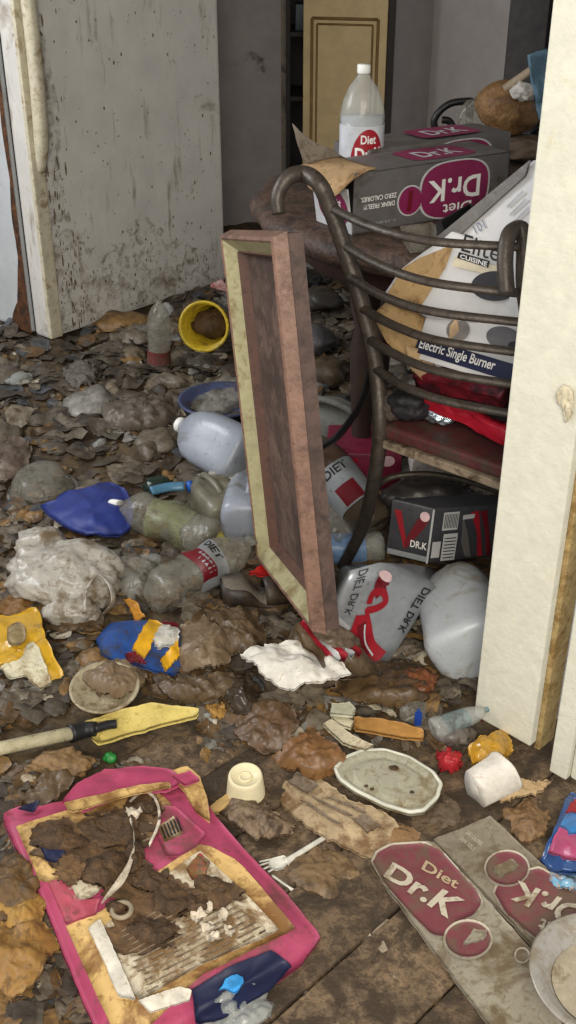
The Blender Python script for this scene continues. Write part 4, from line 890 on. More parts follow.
# shoe: insole, heel, upper and toe
so = thing('shoe', 'dark brown slip-on shoe with grey insole on the floor left of the frame', 'shoe', PF(245, 600, 0))
h0 = PF(222, 602, 0.005); h1 = PF(286, 600, 0.005); ax = (h1 - h0).normalized(); ay = Vector((-ax.y, ax.x, 0)); Ls = (h1 - h0).length * 1.12
M_shoe = mat('shoe_leather', (46, 38, 32), 0.5, 0.4, (66, 52, 38), 14, 0.2)
def shoe_ring(t): 
    wdt = 0.030 * (0.9 + 0.42 * math.sin(math.pi * min(1, t * 1.02)) ** 1.0 - 0.25 * math.exp(-((t - 0.45) / 0.16) ** 2)); return wdt * (1 if 0.04 < t < 0.96 else 0.7)
def loft(secs): 
    n = len(secs[0]); V = [p for s_ in secs for p in s_]; F = []
    for k in range(len(secs) - 1):
        for i in range(n): j = (i + 1) % n; F.append((k * n + i, k * n + j, (k + 1) * n + j, (k + 1) * n + i))
    F += [tuple(range(n))[::-1], tuple((len(secs) - 1) * n + i for i in range(n))]; return V, F
secs = []
for k in range(15):
    t = k / 14; wd = shoe_ring(t); hz = 0.036 * (1 - sstep(0.3, 0.55, t)) + 0.012; c = h0 + ax * Ls * t
    secs.append([c + ay * wd * a + Vector((0, 0, b)) for a, b in ((-1, 0), (1, 0), (1.03, hz * 0.5), (1, hz), (-1, hz), (-1.03, hz * 0.5))])
vf = loft(secs); mesh('sole', vf[0], vf[1], M_shoe, so)
secs = []
for k in range(15):
    t = 0.02 + 0.94 * k / 14; wd = shoe_ring(t) * 0.97; hz = 0.037 * (1 - sstep(0.3, 0.55, t)) + 0.0125; c = h0 + ax * Ls * t
    secs.append([c + ay * wd * a + Vector((0, 0, b + hz)) for a, b in ((-1, 0), (1, 0), (1, 0.003), (-1, 0.003))])
vf = loft(secs); mesh('insole', vf[0], vf[1], mat('insole_grey', (104, 96, 84), 0.7, 0.3), so)
secs = []
for k in range(9):
    t = 0.58 + 0.41 * k / 8; wd = shoe_ring(t); c = h0 + ax * Ls * t; hh = 0.04 * math.sin(math.pi * (0.35 + 0.6 * k / 8)) + 0.006
    secs.append([c + ay * wd * 1.03 * math.cos(a) + Vector((0, 0, 0.012 + hh * math.sin(a))) for a in [math.pi * i / 9 for i in range(10)]] + [c + ay * wd * 0.9 * math.cos(a) + Vector((0, 0, 0.012 + hh * 0.88 * math.sin(a))) for a in [math.pi * i / 9 for i in range(9, -1, -1)]])
vf = loft(secs); mesh('upper', vf[0], vf[1], M_shoe, so)
sheet('red_plastic', 'bright red plastic shard between the shoe and the frame', 'plastic piece', [(248, 570), (262, 563), (274, 565), (279, 578), (266, 577)], mat('bright_red', (186, 34, 30), 0.4, 0.12), off=0.03, amp=0.015, seed=2, K=24, rings=4, thick=0.004)

# white grocery bag
M_wbag = mat('white_bag_film', (186, 180, 168), 0.35, 0.42, (120, 104, 80), 12, 0.08, clear=0.18, crease=0.5, bump=0.3, bscale=35, spec=0.6)
gb = thing('grocery_bag', 'crumpled dirty white plastic grocery bag below the blue bag', 'plastic bag', PF(66, 600, 0))
def cbag(c, rad, seed, sub=5, amp=0.30):
    bm = bmesh.new(); bmesh.ops.create_icosphere(bm, subdivisions=sub, radius=1.0); bm.verts.index_update(); V = []
    for v in bm.verts:
        d = v.co.normalized(); a = noise.noise(d * 1.6 + Vector((seed, 0, seed)))
        k = 1 + amp * (0.75 * fold(d * 0.5 + Vector((a, a, 0)) * 0.15, seed) + 0.3 * fold(d * 1.2 + Vector((0, a, a)) * 0.3, seed + 1) + 0.6 * a)
        p = Vector((d.x * rad[0], d.y * rad[1], d.z * rad[2])) * k + c; p.z = max(p.z, hfloor(p.x, p.y) + 0.002); V.append(p)
    F = [tuple(v.index for v in f.verts) for f in bm.faces]; bm.free(); return V, F
vf = cbag(PF(64, 575, 0.035), (0.118, 0.10, 0.058), 11); mesh('bag_body', vf[0], vf[1], M_wbag, gb)
for k, (px, py, r) in enumerate(((94, 588, (0.05, 0.06, 0.05)), (42, 548, (0.06, 0.05, 0.045)), (72, 612, (0.06, 0.03, 0.03)))):
    vf = cbag(PF(px, py, 0.03), r, 14 + k * 3, 4); mesh('bag_fold', vf[0], vf[1], M_wbag, gb)
hl = [PF(84, 612, 0.05), PF(86, 590, 0.075), PF(98, 575, 0.085), PF(110, 585, 0.08), PF(113, 602, 0.06), PF(104, 614, 0.03)]
vf = tube(hl, 0.007, 8, 30, 0.3); mesh('bag_handle', vf[0], vf[1], M_wbag, gb)

# yellow sack at the left edge with white panel
yb = thing('yellow_sack', 'yellow food sack with white panel at the left edge below the grocery bag', 'sack', PF(30, 670, 0))
M_ysack = mat('yellow_sack_film', (206, 160, 40), 0.3, 0.32, (150, 112, 44), 8, 0.12, crease=0.5, bump=0.15, spec=0.6)
vf = psheet([(-40, 616), (20, 612), (38, 607), (42, 622), (46, 640), (62, 672), (70, 694), (55, 694), (40, 660), (22, 664), (-40, 668)], off=dome(0, 640, 90, 60, 0.05), amp=0.016, s=14, seed=7, thick=0.004, rings=9, K=60); mesh('sack_body', vf[0], vf[1], M_ysack, yb)
vf = psheet([(20, 660), (32, 640), (44, 660), (52, 684), (40, 690), (26, 676), (10, 678), (0, 668)], off=lambda x, y: dome(0, 640, 90, 60, 0.05)(x, y) + 0.008, amp=0.012, s=14, seed=7, thick=0.003, rings=6); mesh('white_panel', vf[0], vf[1], mat('sack_white', (206, 198, 170), 0.4, 0.4, (130, 106, 60), 12), yb)
vf = psheet(ell(16, 634, 10, 12, 20), off=lambda x, y: dome(0, 640, 90, 60, 0.05)(x, y) + 0.007, amp=0.012, s=14, seed=7, thick=0.002, rings=3, K=20); mesh('grey_emblem', vf[0], vf[1], mat('emblem_grey', (150, 130, 90), 0.5, 0.4), yb)
# blue / yellow / red snack bag
sb = thing('snack_bag', 'torn blue snack bag with yellow and red stripes in the middle of the floor', 'snack bag', PF(140, 645, 0))
M_sblue = mat('snack_blue', (40, 76, 140), 0.35, 0.44, (62, 62, 70), 14, 0.15, crease=0.5, bump=0.15); M_syel = mat('snack_yellow', (214, 160, 34), 0.35, 0.2, (150, 100, 30), 10, 0.1, bump=0.1)
of = lambda e_: (lambda x, y: 0.012 + e_ + 0.025 * max(0, 1 - ((x - 140) / 55) ** 2 - ((y - 645) / 40) ** 2))
for nm, poly, m, e_ in (('bag_film', [(96, 640), (112, 622), (150, 618), (180, 628), (186, 660), (176, 676), (150, 668), (120, 664), (100, 656)], M_sblue, 0), ('yellow_stripe', [(132, 648), (150, 618), (164, 622), (150, 648), (144, 656)], M_syel, 0.004), ('red_stripe', [(160, 620), (178, 620), (180, 634), (166, 632)], M_dred, 0.003),
                        ('white_stripe', [(152, 640), (162, 622), (180, 628), (178, 646), (158, 648)], mat('snack_white', (200, 196, 184), 0.4, 0.3, (90, 80, 70), 26), 0.004), ('yellow_stripe', [(160, 660), (178, 640), (180, 656), (166, 670)], M_syel, 0.004), ('red_stripe', [(124, 652), (140, 650), (146, 662), (130, 662)], M_dred, 0.003)):
    vf = psheet(poly, off=of(e_), amp=0.01, s=16, seed=9, thick=0.003, K=36); mesh(nm, vf[0], vf[1], m, sb)
sheet('orange_strip', 'short orange wrapper strip above the torn blue snack bag', 'wrapper', [(124, 598), (131, 596), (145, 616), (136, 622)], mat('orange_wrap', (186, 128, 46), 0.4, 0.3), off=0.03, amp=0.01, seed=3, K=24, rings=4)
# brown-grey bags and cloths
M_bfilm = mat('brown_bag_film', (128, 108, 84), 0.4, 0.35, (92, 72, 50), 9, 0.12, clear=0.08, crease=0.5, bump=0.2); M_bfilm2 = mat('brown_film_dark', (96, 78, 56), 0.4, 0.4, (62, 48, 32), 9, 0.15, crease=0.5, bump=0.2)
CREASED = set()
def add_crease(m, strength=0.7, scale=34.0):
    if m.name in CREASED: return
    CREASED.add(m.name); nt = m.node_tree; b = nt.nodes['Principled BSDF']; old = b.inputs['Normal'].links[0].from_socket if b.inputs['Normal'].links else None
    tc = nt.nodes.new('ShaderNodeTexCoord'); n = nt.nodes.new('ShaderNodeTexNoise'); n.noise_type = 'RIDGED_MULTIFRACTAL'; n.inputs['Scale'].default_value = scale; n.inputs['Detail'].default_value = 5; n.inputs['Distortion'].default_value = 0.8
    nt.links.new(tc.outputs['Object'], n.inputs['Vector']); bp_ = nt.nodes.new('ShaderNodeBump'); bp_.inputs['Strength'].default_value = strength; bp_.inputs['Distance'].default_value = 0.005
    nt.links.new(n.outputs[0], bp_.inputs['Height'])
    if old: nt.links.new(old, bp_.inputs['Normal'])
    nt.links.new(bp_.outputs[0], b.inputs['Normal']); b.inputs['Specular IOR Level'].default_value = min(0.4, b.inputs['Specular IOR Level'].default_value)
def film(label, poly, m, h=0.035, nm='brown_bag', cat='plastic bag', amp=0.016, s=25, seed=0, base=0.01, **k):
    add_crease(m); xs = [p[0] for p in poly]; ys = [p[1] for p in poly]; cx = sum(xs) / len(xs); cy = sum(ys) / len(ys); rx = (max(xs) - min(xs)) * 0.55; ry = (max(ys) - min(ys)) * 0.55
    return sheet(nm, label, cat, poly, m, off=lambda x, y: base + h * max(0, 1 - ((x - cx) / rx) ** 2 - ((y - cy) / ry) ** 2), amp=amp, s=s, seed=seed, K=84, rings=16, thick=0.003, jit=1.7, **k)
film('taupe plastic bag crumpled right of the torn snack bag', [(178, 625), (200, 612), (225, 622), (236, 650), (228, 664), (205, 668), (184, 674), (176, 650)], M_bfilm, 0.045, seed=31)
film('dull brown bag spread between the taupe bag and the shoe', [(200, 612), (240, 604), (262, 618), (268, 640), (240, 655), (226, 640), (216, 624)], M_bfilm2, 0.03, seed=32)
film('tan cloth-like bag left of the torn snack bag, beneath its blue edge', [(76, 672), (92, 655), (120, 652), (148, 666), (146, 684), (120, 700), (92, 690)], M_bfilm, 0.04, seed=33)
film('grey-brown film trailing below the taupe bag', [(148, 670), (176, 676), (210, 672), (232, 668), (236, 688), (212, 704), (180, 700), (160, 690)], M_bfilm2, 0.03, seed=34)
film('dark brown cardboard-like bag between grocery bag and yellow sack', [(4, 592), (28, 586), (44, 600), (40, 612), (10, 618), (-10, 610)], mat('brown_card', (122, 88, 46), 0.6, 0.4, (80, 58, 34), 8), 0.02, nm='brown_paper', cat='paper', seed=35)
film('dark glossy black-brown film right of the trailing film', [(228, 678), (250, 668), (262, 690), (252, 712), (236, 716), (226, 700)], mat('dark_film', (66, 54, 42), 0.25, 0.3, (44, 36, 28), 10, clear=0.1), 0.03, seed=36)
film('small tan leaf-like scrap beside the yellow broom head tip', [(204, 706), (222, 702), (229, 714), (214, 720)], mat('tan_scrap', (168, 126, 62), 0.6, 0.3), 0.012, nm='tan_scrap', cat='paper', seed=37)
film('wet brown film sheet above the upturned cup', [(222, 712), (262, 700), (292, 706), (300, 726), (282, 752), (262, 756), (240, 740)], mat('wet_brown', (104, 80, 58), 0.42, 0.45, (70, 54, 36), 12, spec=0.6, crease=0.5), 0.03, seed=38)
film('orange-brown crushed wet box below the cardboard strips', [(268, 760), (290, 738), (312, 726), (338, 744), (350, 758), (336, 772), (310, 776)], mat('orange_brown', (132, 94, 58), 0.42, 0.45, (96, 68, 38), 10, spec=0.6), 0.05, nm='crushed_box', cat='box', seed=39)
film('muddy brown plastic hump in front of the crushed carton', [(330, 690), (350, 668), (390, 660), (428, 664), (440, 690), (420, 706), (370, 706)], mat('muddy_film', (98, 76, 50), 0.42, 0.5, (66, 50, 32), 12, spec=0.6, crease=0.5), 0.035, seed=40)
film('reddish brown plastic piece left of the post foot', [(396, 674), (424, 664), (438, 678), (432, 694), (404, 698)], mat('red_brown_film', (122, 72, 42), 0.42, 0.4, (80, 54, 34), 10, spec=0.8), 0.03, seed=41)
film('brown leaf-shaped paper at the left edge beside the pink bag', [(-30, 880), (20, 838), (46, 866), (30, 920), (-10, 925)], mat('brown_leaf', (112, 84, 50), 0.6, 0.5, (64, 50, 32), 8), 0.03, nm='brown_paper', cat='paper', seed=42)
film('tan curled paper piece left of the pink bag, near the bottom edge', [(-30, 930), (24, 916), (52, 924), (60, 944), (30, 985), (-30, 1010)], mat('tan_curl', (150, 112, 58), 0.55, 0.45, (84, 62, 36), 7), 0.03, nm='tan_paper', cat='paper', seed=43)
film('yellow-tan paper edge sticking out left of the pink bag middle', [(-20, 908), (26, 880), (48, 900), (42, 922), (0, 932)], mat('yellow_tan', (164, 126, 62), 0.55, 0.4, (98, 70, 38), 8), 0.02, nm='tan_paper', cat='paper', seed=44)
film('murky brown plastic bag under the pink bag top edge', [(20, 800), (44, 768), (70, 752), (88, 762), (70, 784), (40, 806)], M_bfilm2, 0.02, seed=45)
film('grey plastic sheet behind the dome container', [(-30, 440), (10, 430), (32, 446), (28, 468), (10, 480), (-30, 486)], mat('grey_brown_film', (96, 82, 70), 0.5, 0.3, (70, 60, 50), 9), 0.04, seed=46)
film('folded grey cloth in the litter below the refrigerator corner', [(60, 370), (78, 358), (98, 366), (96, 384), (72, 388)], mat('grey_cloth', (92, 86, 78), 0.7, 0.3), 0.03, nm='grey_cloth', cat='cloth', seed=47)
film('coiled dusty plastic sleeve in the litter, mid floor', [(100, 408), (126, 392), (160, 394), (186, 408), (170, 426), (128, 428), (106, 424)], mat('dusty_sleeve', (96, 86, 76), 0.45, 0.35, (70, 60, 52), 10), 0.05, nm='plastic_sleeve', cat='plastic bag', seed=48)
film('smoky clear film crumpled left of the diet bottle', [(116, 560), (146, 548), (162, 566), (150, 596), (128, 600), (114, 584)], M_clear2, 0.03, nm='clear_film', cat='plastic film', seed=49)

# white rim bowl half buried under the tan bag
bw_ = PF(106, 696, 0.004)
vf = lathe([(0.03, 0.0), (0.05, 0.004), (0.064, 0.022), (0.066, 0.024), (0.066, 0.028), (0.060, 0.026), (0.048, 0.010), (0.0, 0.007)], 36, Matrix.Translation(bw_) @ Matrix.Rotation(0.15, 4, 'X'), True, False)
mesh('plastic_bowl', vf[0], vf[1], mat('bowl_white', (170, 158, 130), 0.5, 0.45, (110, 90, 60), 10), label='shallow off-white bowl half buried under the tan bag', cat='bowl')
# broom: white handle, black ferrule, yellow split head
br = thing('yellow_broom', 'white-handled broom with black ferrule and split yellow head on the left floor', 'broom', PF(70, 745, 0))
b = PF(73, 733, 0.03); a = b + (PF(-60, 762, 0.022) - b) * 2.6; a.z = 0.05; vf = tube([a, b], 0.0125, 12); mesh('handle', vf[0], vf[1], mat('handle_white', (200, 190, 156), 0.45, 0.35, (120, 96, 56), 18), br)
vf = tube([PF(70, 734, 0.03), PF(84, 730, 0.032), PF(96, 729, 0.036)], lambda t: 0.017 - 0.004 * t, 12, 8); mesh('ferrule', vf[0], vf[1], M_black, br)
vf = tube([PF(94, 729, 0.036), PF(108, 725, 0.036), PF(116, 724, 0.036)], 0.0085, 10, 8); mesh('ferrule_tip', vf[0], vf[1], M_black, br)
vf = psheet([(82, 722), (118, 712), (150, 702), (200, 708), (196, 715), (160, 724), (140, 730), (118, 736), (98, 742), (91, 736), (100, 730), (114, 731), (118, 724), (112, 719), (98, 722)], off=0.026, amp=0.006, s=16, thick=0.008, seed=2, K=70, rings=6, jit=0.3)
mesh('broom_head', vf[0], vf[1], mat('broom_yellow', (208, 186, 104), 0.5, 0.3, (140, 112, 52), 14, 0.12, bump=0.2), br)
bag('green_scrap', 'little bright green plastic scrap above the pink bag', 'plastic piece', 110, 758, (0.012, 0.012, 0.010), mat('bright_green', (40, 130, 56), 0.4, 0.2), amp=0.25, s=2.4, seed=5, sub=3)
bag('paper_wad', 'wet tan paper wad left of the green scrap, under the broom handle', 'paper', 62, 764, (0.05, 0.03, 0.018), mat('wet_paper', (140, 110, 72), 0.6, 0.5, (90, 68, 42), 12), amp=0.3, s=2.8, seed=6, sub=4)

# torn white paper plate and striped plastic under the frame corner
film('torn white greasy paper sheet in front of the frame corner', [(241, 657), (262, 648), (300, 640), (316, 650), (348, 668), (350, 676), (318, 684), (284, 692), (262, 676)], mat('white_paper_sheet', (212, 206, 194), 0.5, 0.24, (150, 124, 86), 12), 0.02, nm='white_paper', cat='paper', amp=0.022, s=15, seed=51, base=0.075)
sg = thing('striped_bag', 'crushed red-striped grey plastic bag propping the frame corner', 'plastic bag', PF(330, 668, 0))
M_strip = mat('striped_film', (112, 96, 80), 0.35, 0.4, (72, 58, 44), 14, clear=0.12, crease=0.7)
vf = blob(FBR + Vector((-0.005, 0.055, -0.095)), (0.07, 0.05, 0.078), 0.16, 2.4, 17, 5); mesh('bag_body', vf[0], vf[1], M_strip, sg)
vf = psheet([(294, 628), (310, 610), (336, 636), (382, 664), (384, 674), (350, 680), (318, 660)], off=lambda x, y: 0.115 - 0.001 * max(0, x - 310), amp=0.02, s=18, thick=0.003, seed=5); mesh('bag_skirt', vf[0], vf[1], M_bfilm2, sg)
for k in range(5):
    x = 300 + k * 7
    vf = psheet([(x, 625 - k * 2), (x + 3, 622 - k * 2), (x + 34, 654 + k), (x + 30, 657 + k)], off=lambda x, y: 0.122 - 0.001 * max(0, x - 310), amp=0.02, s=18, thick=0.002, seed=5, K=24, rings=3, jit=0.2); mesh('stripe', vf[0], vf[1], M_red if k % 2 == 0 else M_lgrey, sg)
# cardboard strips, clip and bits below
def board(label, poly, m, off=0.03, thick=0.006, nm='cardboard_strip', cat='cardboard', amp=0.004, seed=1): return sheet(nm, label, cat, poly, m, off=off, amp=amp, thick=thick, seed=seed, K=36, rings=5, jit=0.4)
board('long tan cardboard strip left of the post foot', [(354, 716), (400, 722), (424, 728), (424, 738), (392, 736), (354, 728)], mat('tan_strip', (164, 118, 58), 0.6, 0.3, (110, 78, 38), 12))
board('white and tan torn paper strip leading to the oval lid', [(323, 724), (332, 718), (352, 734), (374, 744), (366, 750), (342, 742)], mat('white_strip', (190, 178, 150), 0.6, 0.4, (120, 98, 66), 16), seed=3)
board('small pale green card at the end of the tan strip', [(332, 704), (350, 702), (356, 708), (352, 716), (330, 714)], mat('pale_card', (186, 184, 160), 0.6, 0.3), 0.035, nm='card_piece', seed=4)
board('little cream card tab under the pale green card', [(330, 712), (342, 714), (354, 720), (350, 728), (336, 722)], mat('cream_tab', (196, 186, 156), 0.6, 0.25), 0.028, nm='card_piece', seed=5)
a = PF(418, 722, 0.02); vf = merge(obox(a + Vector((-0.006, 0, -0.012)), (0.013, 0, 0), (0, 0.008, 0), (0, 0, 0.03), 0.002), obox(a + Vector((-0.003, 0, 0.018)), (0.006, 0, 0), (0, 0.006, 0), (0, 0, 0.008), 0.001))
mesh('blue_clip', vf[0], vf[1], mat('clip_blue', (30, 66, 150), 0.4), smooth=False, label='small blue plastic clip standing left of the post foot', cat='clip')
bottle('small_bottle', 'small crushed clear bottle lying at the post foot beside the blue clip', lying(432, 728, 20, 0.03, 0, 5), M_clear, mat('aqua_cap', (110, 140, 146), 0.4), mat('aqua_label', (130, 150, 150), 0.4, 0.4, clear=0.5), amp=0.008, seed=31, sc=0.38)
bag('foil_wad', 'grey crumpled film wad at the post foot', 'wrapper', 452, 732, (0.03, 0.03, 0.022), mat('grey_wad', (120, 112, 106), 0.3, 0.4, clear=0.2), amp=0.3, s=2.6, seed=8, sub=3)
film('crumpled red foil wrapper left of the yellow wrapper', [(436, 752), (448, 746), (460, 752), (463, 766), (452, 774), (440, 768)], mat('red_foil', (180, 44, 52), 0.35, 0.2, (120, 30, 34), 12, crease=0.6), 0.035, nm='red_wrapper', cat='wrapper', amp=0.022, s=40, seed=63)
yw = thing('yellow_wrapper', 'shiny yellow printed wrapper at the foot of the cream post', 'wrapper', PF(490, 755, 0))
M_amb = mat('amber_wrap', (188, 140, 36), 0.22, 0.35, (122, 88, 26), 18, spec=0.7, crease=0.6)
yh = lambda x, y: 0.012 + 0.04 * max(0, 1 - ((x - 490) / 28) ** 2 - ((y - 750) / 24) ** 2)
vf = psheet([(468, 748), (480, 738), (504, 729), (510, 736), (514, 750), (508, 756), (490, 758), (472, 766)], off=yh, amp=0.012, s=30, thick=0.004, seed=8, K=60, rings=10); mesh('wrapper_body', vf[0], vf[1], M_amb, yw)

# ================================================================== FOREGROUND
# ---- pink pet food bag
BQ = [(6, 818), (196, 772), (322, 938), (110, 1062)]
def inv_bil(q, x, y):
    u = v = 0.5
    for _ in range(6):
        p = bil(q, u, v); e1 = 1e-3; pu = bil(q, u + e1, v); pv_ = bil(q, u, v + e1)
        a, b, c, d = (pu[0] - p[0]) / e1, (pv_[0] - p[0]) / e1, (pu[1] - p[1]) / e1, (pv_[1] - p[1]) / e1
        dx, dy = x - p[0], y - p[1]; D = a * d - b * c
        if abs(D) < 1e-6: break
        u += (d * dx - b * dy) / D; v += (a * dy - c * dx) / D
    return u, v
def bag_h(x, y):
    u, v = inv_bil(BQ, x, y); uu = min(1, max(0, u)); vv = min(1, max(0, v))
    h = 0.042 * (1 - abs(2 * uu - 1) ** 5) * (1 - abs(2 * vv - 1) ** 6)
    h -= 0.020 * math.exp(-(((u - 0.5) / 0.25) ** 2 + ((v - 0.45) / 0.3) ** 2))
    return 0.02 + h + 0.005 * crump((u, v, 0), 7, 3)
pk = thing('pet_food_bag', 'large dirty pink and yellow pet food bag in the left foreground', 'bag', PF(150, 920, 0))
M_pink = mat('bag_pink', (172, 68, 100), 0.5, 0.32, (124, 66, 70), 9, 0.1, bump=0.1)
M_byel = mat('bag_yellow', (208, 172, 108), 0.6, 0.46, (130, 92, 50), 8, 0.1, bump=0.1)
M_bwht = mat('bag_white', (206, 194, 168), 0.6, 0.50, (126, 98, 64), 12, 0.08, bump=0.1)
def bagpatch(nm, poly, m, e_=0.003, K=48, rings=8, thick=0.002, jit=0.4, label=None):
    vf = psheet(poly, off=lambda x, y: bag_h(x, y) + e_, amp=0.0, thick=thick, K=K, rings=rings, jit=jit, seed=len(poly)); return mesh(nm, vf[0], vf[1], m, pk, label=label)
vf = psheet([(3, 822), (4, 812), (20, 806), (40, 806), (64, 800), (100, 788), (150, 776), (185, 772), (200, 784), (212, 812), (245, 850), (285, 892), (321, 936), (302, 964), (280, 980), (230, 1010), (150, 1062), (106, 1056), (72, 975), (40, 895)], off=lambda x, y: bag_h(x, y), amp=0, thick=0.012, K=110, rings=18, jit=0.6)
mesh('bag_body', vf[0], vf[1], M_pink, pk)
vf = psheet([(62, 800), (76, 784), (104, 770), (140, 765), (172, 767), (184, 780), (168, 788), (120, 796), (84, 808)], off=lambda x, y: 0.055, amp=0.008, s=14, thick=0.008, K=60, rings=7, jit=0.4); mesh('top_band', vf[0], vf[1], M_pink, pk)
vf = psheet([(64, 802), (120, 789), (170, 781), (172, 787), (120, 797), (70, 812)], off=lambda x, y: 0.066, amp=0.004, thick=0.003, K=50, rings=5, jit=0.3); mesh('top_seam', vf[0], vf[1], M_byel, pk)
vf = psheet([(168, 772), (186, 765), (200, 776), (208, 800), (210, 820), (196, 812), (184, 790)], off=lambda x, y: 0.052, amp=0.006, thick=0.006, K=36, rings=5, jit=0.3); mesh('side_gusset', vf[0], vf[1], M_byel, pk)
vf = psheet([(172, 776), (190, 770), (200, 778), (186, 786)], off=lambda x, y: 0.062, amp=0.004, thick=0.004, K=24, rings=4, jit=0.3); mesh('side_gusset', vf[0], vf[1], M_pink, pk)
bagpatch('yellow_panel', [(16, 826), (60, 812), (150, 788), (170, 800), (176, 824), (150, 836), (60, 880), (40, 882)], M_byel)
bagpatch('yellow_panel', [(66, 926), (100, 912), (180, 856), (202, 842), (240, 862), (296, 928), (200, 975), (140, 1035), (118, 1040), (92, 985)], M_byel)
bagpatch('white_panel', [(62, 880), (92, 868), (118, 846), (130, 812), (150, 794), (158, 800), (160, 830), (140, 850), (110, 880), (92, 896), (78, 902)], M_bwht, 0.006)
bagpatch('white_panel', [(98, 930), (130, 905), (170, 872), (200, 850), (212, 862), (250, 898), (280, 930), (200, 965), (140, 1000), (128, 985), (110, 955)], M_bwht, 0.006)
bagpatch('white_fold', [(88, 928), (100, 918), (130, 985), (136, 1000), (118, 996), (104, 962)], mat('bag_clean_white', (214, 206, 190), 0.5, 0.3, (150, 124, 88), 16), 0.012)
bagpatch('white_fold', [(138, 1000), (180, 986), (192, 990), (190, 1000), (150, 1012)], MATS['bag_clean_white'], 0.012)
bagpatch('navy_panel', [(192, 990), (230, 966), (272, 950), (292, 965), (270, 990), (220, 1020), (196, 1024)], M_navy, 0.006)
bagpatch('navy_panel', [(38, 842), (54, 838), (66, 852), (56, 862), (46, 860)], M_navy, 0.008, 24, 4)
bagpatch('navy_corner', [(18, 808), (40, 800), (34, 812)], M_navy, 0.012, 18, 3)
bagpatch('blue_blob', [(222, 986), (225, 979), (230, 976), (236, 974), (243, 977), (244, 982), (240, 988), (236, 993), (230, 992), (226, 988), (218, 990)], mat('sky_blue_print', (60, 150, 214), 0.4, 0.12), 0.010, 24, 4)
bagpatch('pink_panel', [(48, 882), (66, 876), (78, 900), (100, 898), (96, 914), (66, 924)], mat('bag_pink_dirty', (168, 72, 86), 0.5, 0.35, (100, 60, 50), 9), 0.006)
bagpatch('pink_panel', [(160, 806), (176, 806), (206, 834), (196, 846), (180, 856), (166, 856), (158, 838)], MATS['bag_pink'], 0.0075, 30, 5)
bagpatch('label_box', [(158, 826), (174, 816), (182, 834), (164, 842)], M_bwht, 0.0095, 24, 3)
for k in range(6): bagpatch('barcode_bar', [(160 + k * 3.2, 826 - k * 1.7), (161.4 + k * 3.2, 825 - k * 1.7), (166.5 + k * 3.2, 838 - k * 1.5), (165 + k * 3.2, 839 - k * 1.5)], M_black, 0.012, 12, 2, 0.001, 0)
bagpatch('food_picture', [(186, 868), (200, 852), (210, 862), (206, 874), (192, 880)], mat('food_print', (110, 90, 50), 0.5, 0.5, (150, 50, 40), 30, 0.4), 0.0095, 24, 4)
rt = random.Random(3)
for k in range(13):   # illegible small print rows
    t = k / 12; ax_, ay_ = 116 + 28 * t, 934 + 58 * t; bx_, by_ = 216 + 56 * t, 876 + 50 * t; s0 = rt.uniform(0.0, 0.06)
    while s0 < 0.93:
        s1 = min(0.95, s0 + rt.uniform(0.08, 0.3)); x0_, y0_ = ax_ + (bx_ - ax_) * s0, ay_ + (by_ - ay_) * s0; x1_, y1_ = ax_ + (bx_ - ax_) * s1, ay_ + (by_ - ay_) * s1
        bagpatch('print_line', [(x0_, y0_), (x1_, y1_), (x1_ + 0.4, y1_ + 1.3), (x0_ + 0.4, y0_ + 1.3)], mat('faded_print', (136, 118, 94), 0.6, 0.3, bump=0), 0.0082, 12, 2, 0.0008, 0); s0 = s1 + 0.03
for k in range(6):
    bagpatch('print_line', [(134 + k * 1.5, 806 + k * 7), (150 + k, 800 + k * 7), (150 + k, 802 + k * 7), (134 + k * 1.5, 808 + k * 7)], MATS['faded_print'], 0.0085, 14, 2, 0.001, 0)
M_stain = mat('mud_stain', (112, 84, 54), 0.7, 0.55, (78, 58, 38), 14, 0.25, bump=0.4)
for k, (px, py, rx, ry) in enumerate(((95, 846, 66, 40), (150, 900, 52, 30), (140, 935, 46, 26), (140, 815, 26, 24), (215, 895, 32, 18), (70, 870, 20, 16))):
    rr_ = random.Random(k + 40); poly = [(px + rx * math.cos(a) * rr_.uniform(0.55, 1.1), py + ry * math.sin(a) * rr_.uniform(0.55, 1.1)) for a in [i * math.pi / 11 for i in range(22)]]
    bagpatch('mud_stain', poly, M_stain, 0.0068 + 0.0006 * k, 90, 8, 0.001, 1.6)
# mud caked on the bag
for k, (px, py, rx, ry, s_) in enumerate(((60, 838, 34, 14, 1), (112, 828, 34, 24, 2), (104, 866, 26, 24, 3), (148, 806, 12, 10, 4), (150, 880, 22, 14, 5), (170, 900, 24, 18, 6), (150, 930, 30, 16, 7), (134, 850, 12, 26, 8), (196, 905, 16, 10, 9), (118, 905, 14, 10, 10), (215, 885, 22, 10, 13))):
    rr_ = random.Random(k); poly = [(px + rx * math.cos(a) * rr_.uniform(0.7, 1.15), py + ry * math.sin(a) * rr_.uniform(0.7, 1.15)) for a in [i * math.pi / 9 for i in range(18)]]
    def offm(x, y, px=px, py=py, rx=rx, ry=ry): return bag_h(x, y) + 0.004 + 0.016 * max(0, 1 - ((x - px) / rx) ** 2 - ((y - py) / ry) ** 2) 
    vf = psheet(poly, off=offm, amp=0.012, s=40, thick=0.008, K=46, rings=8, jit=1.2, seed=k); mesh('mud_crust', vf[0], vf[1], M_mud, pk)
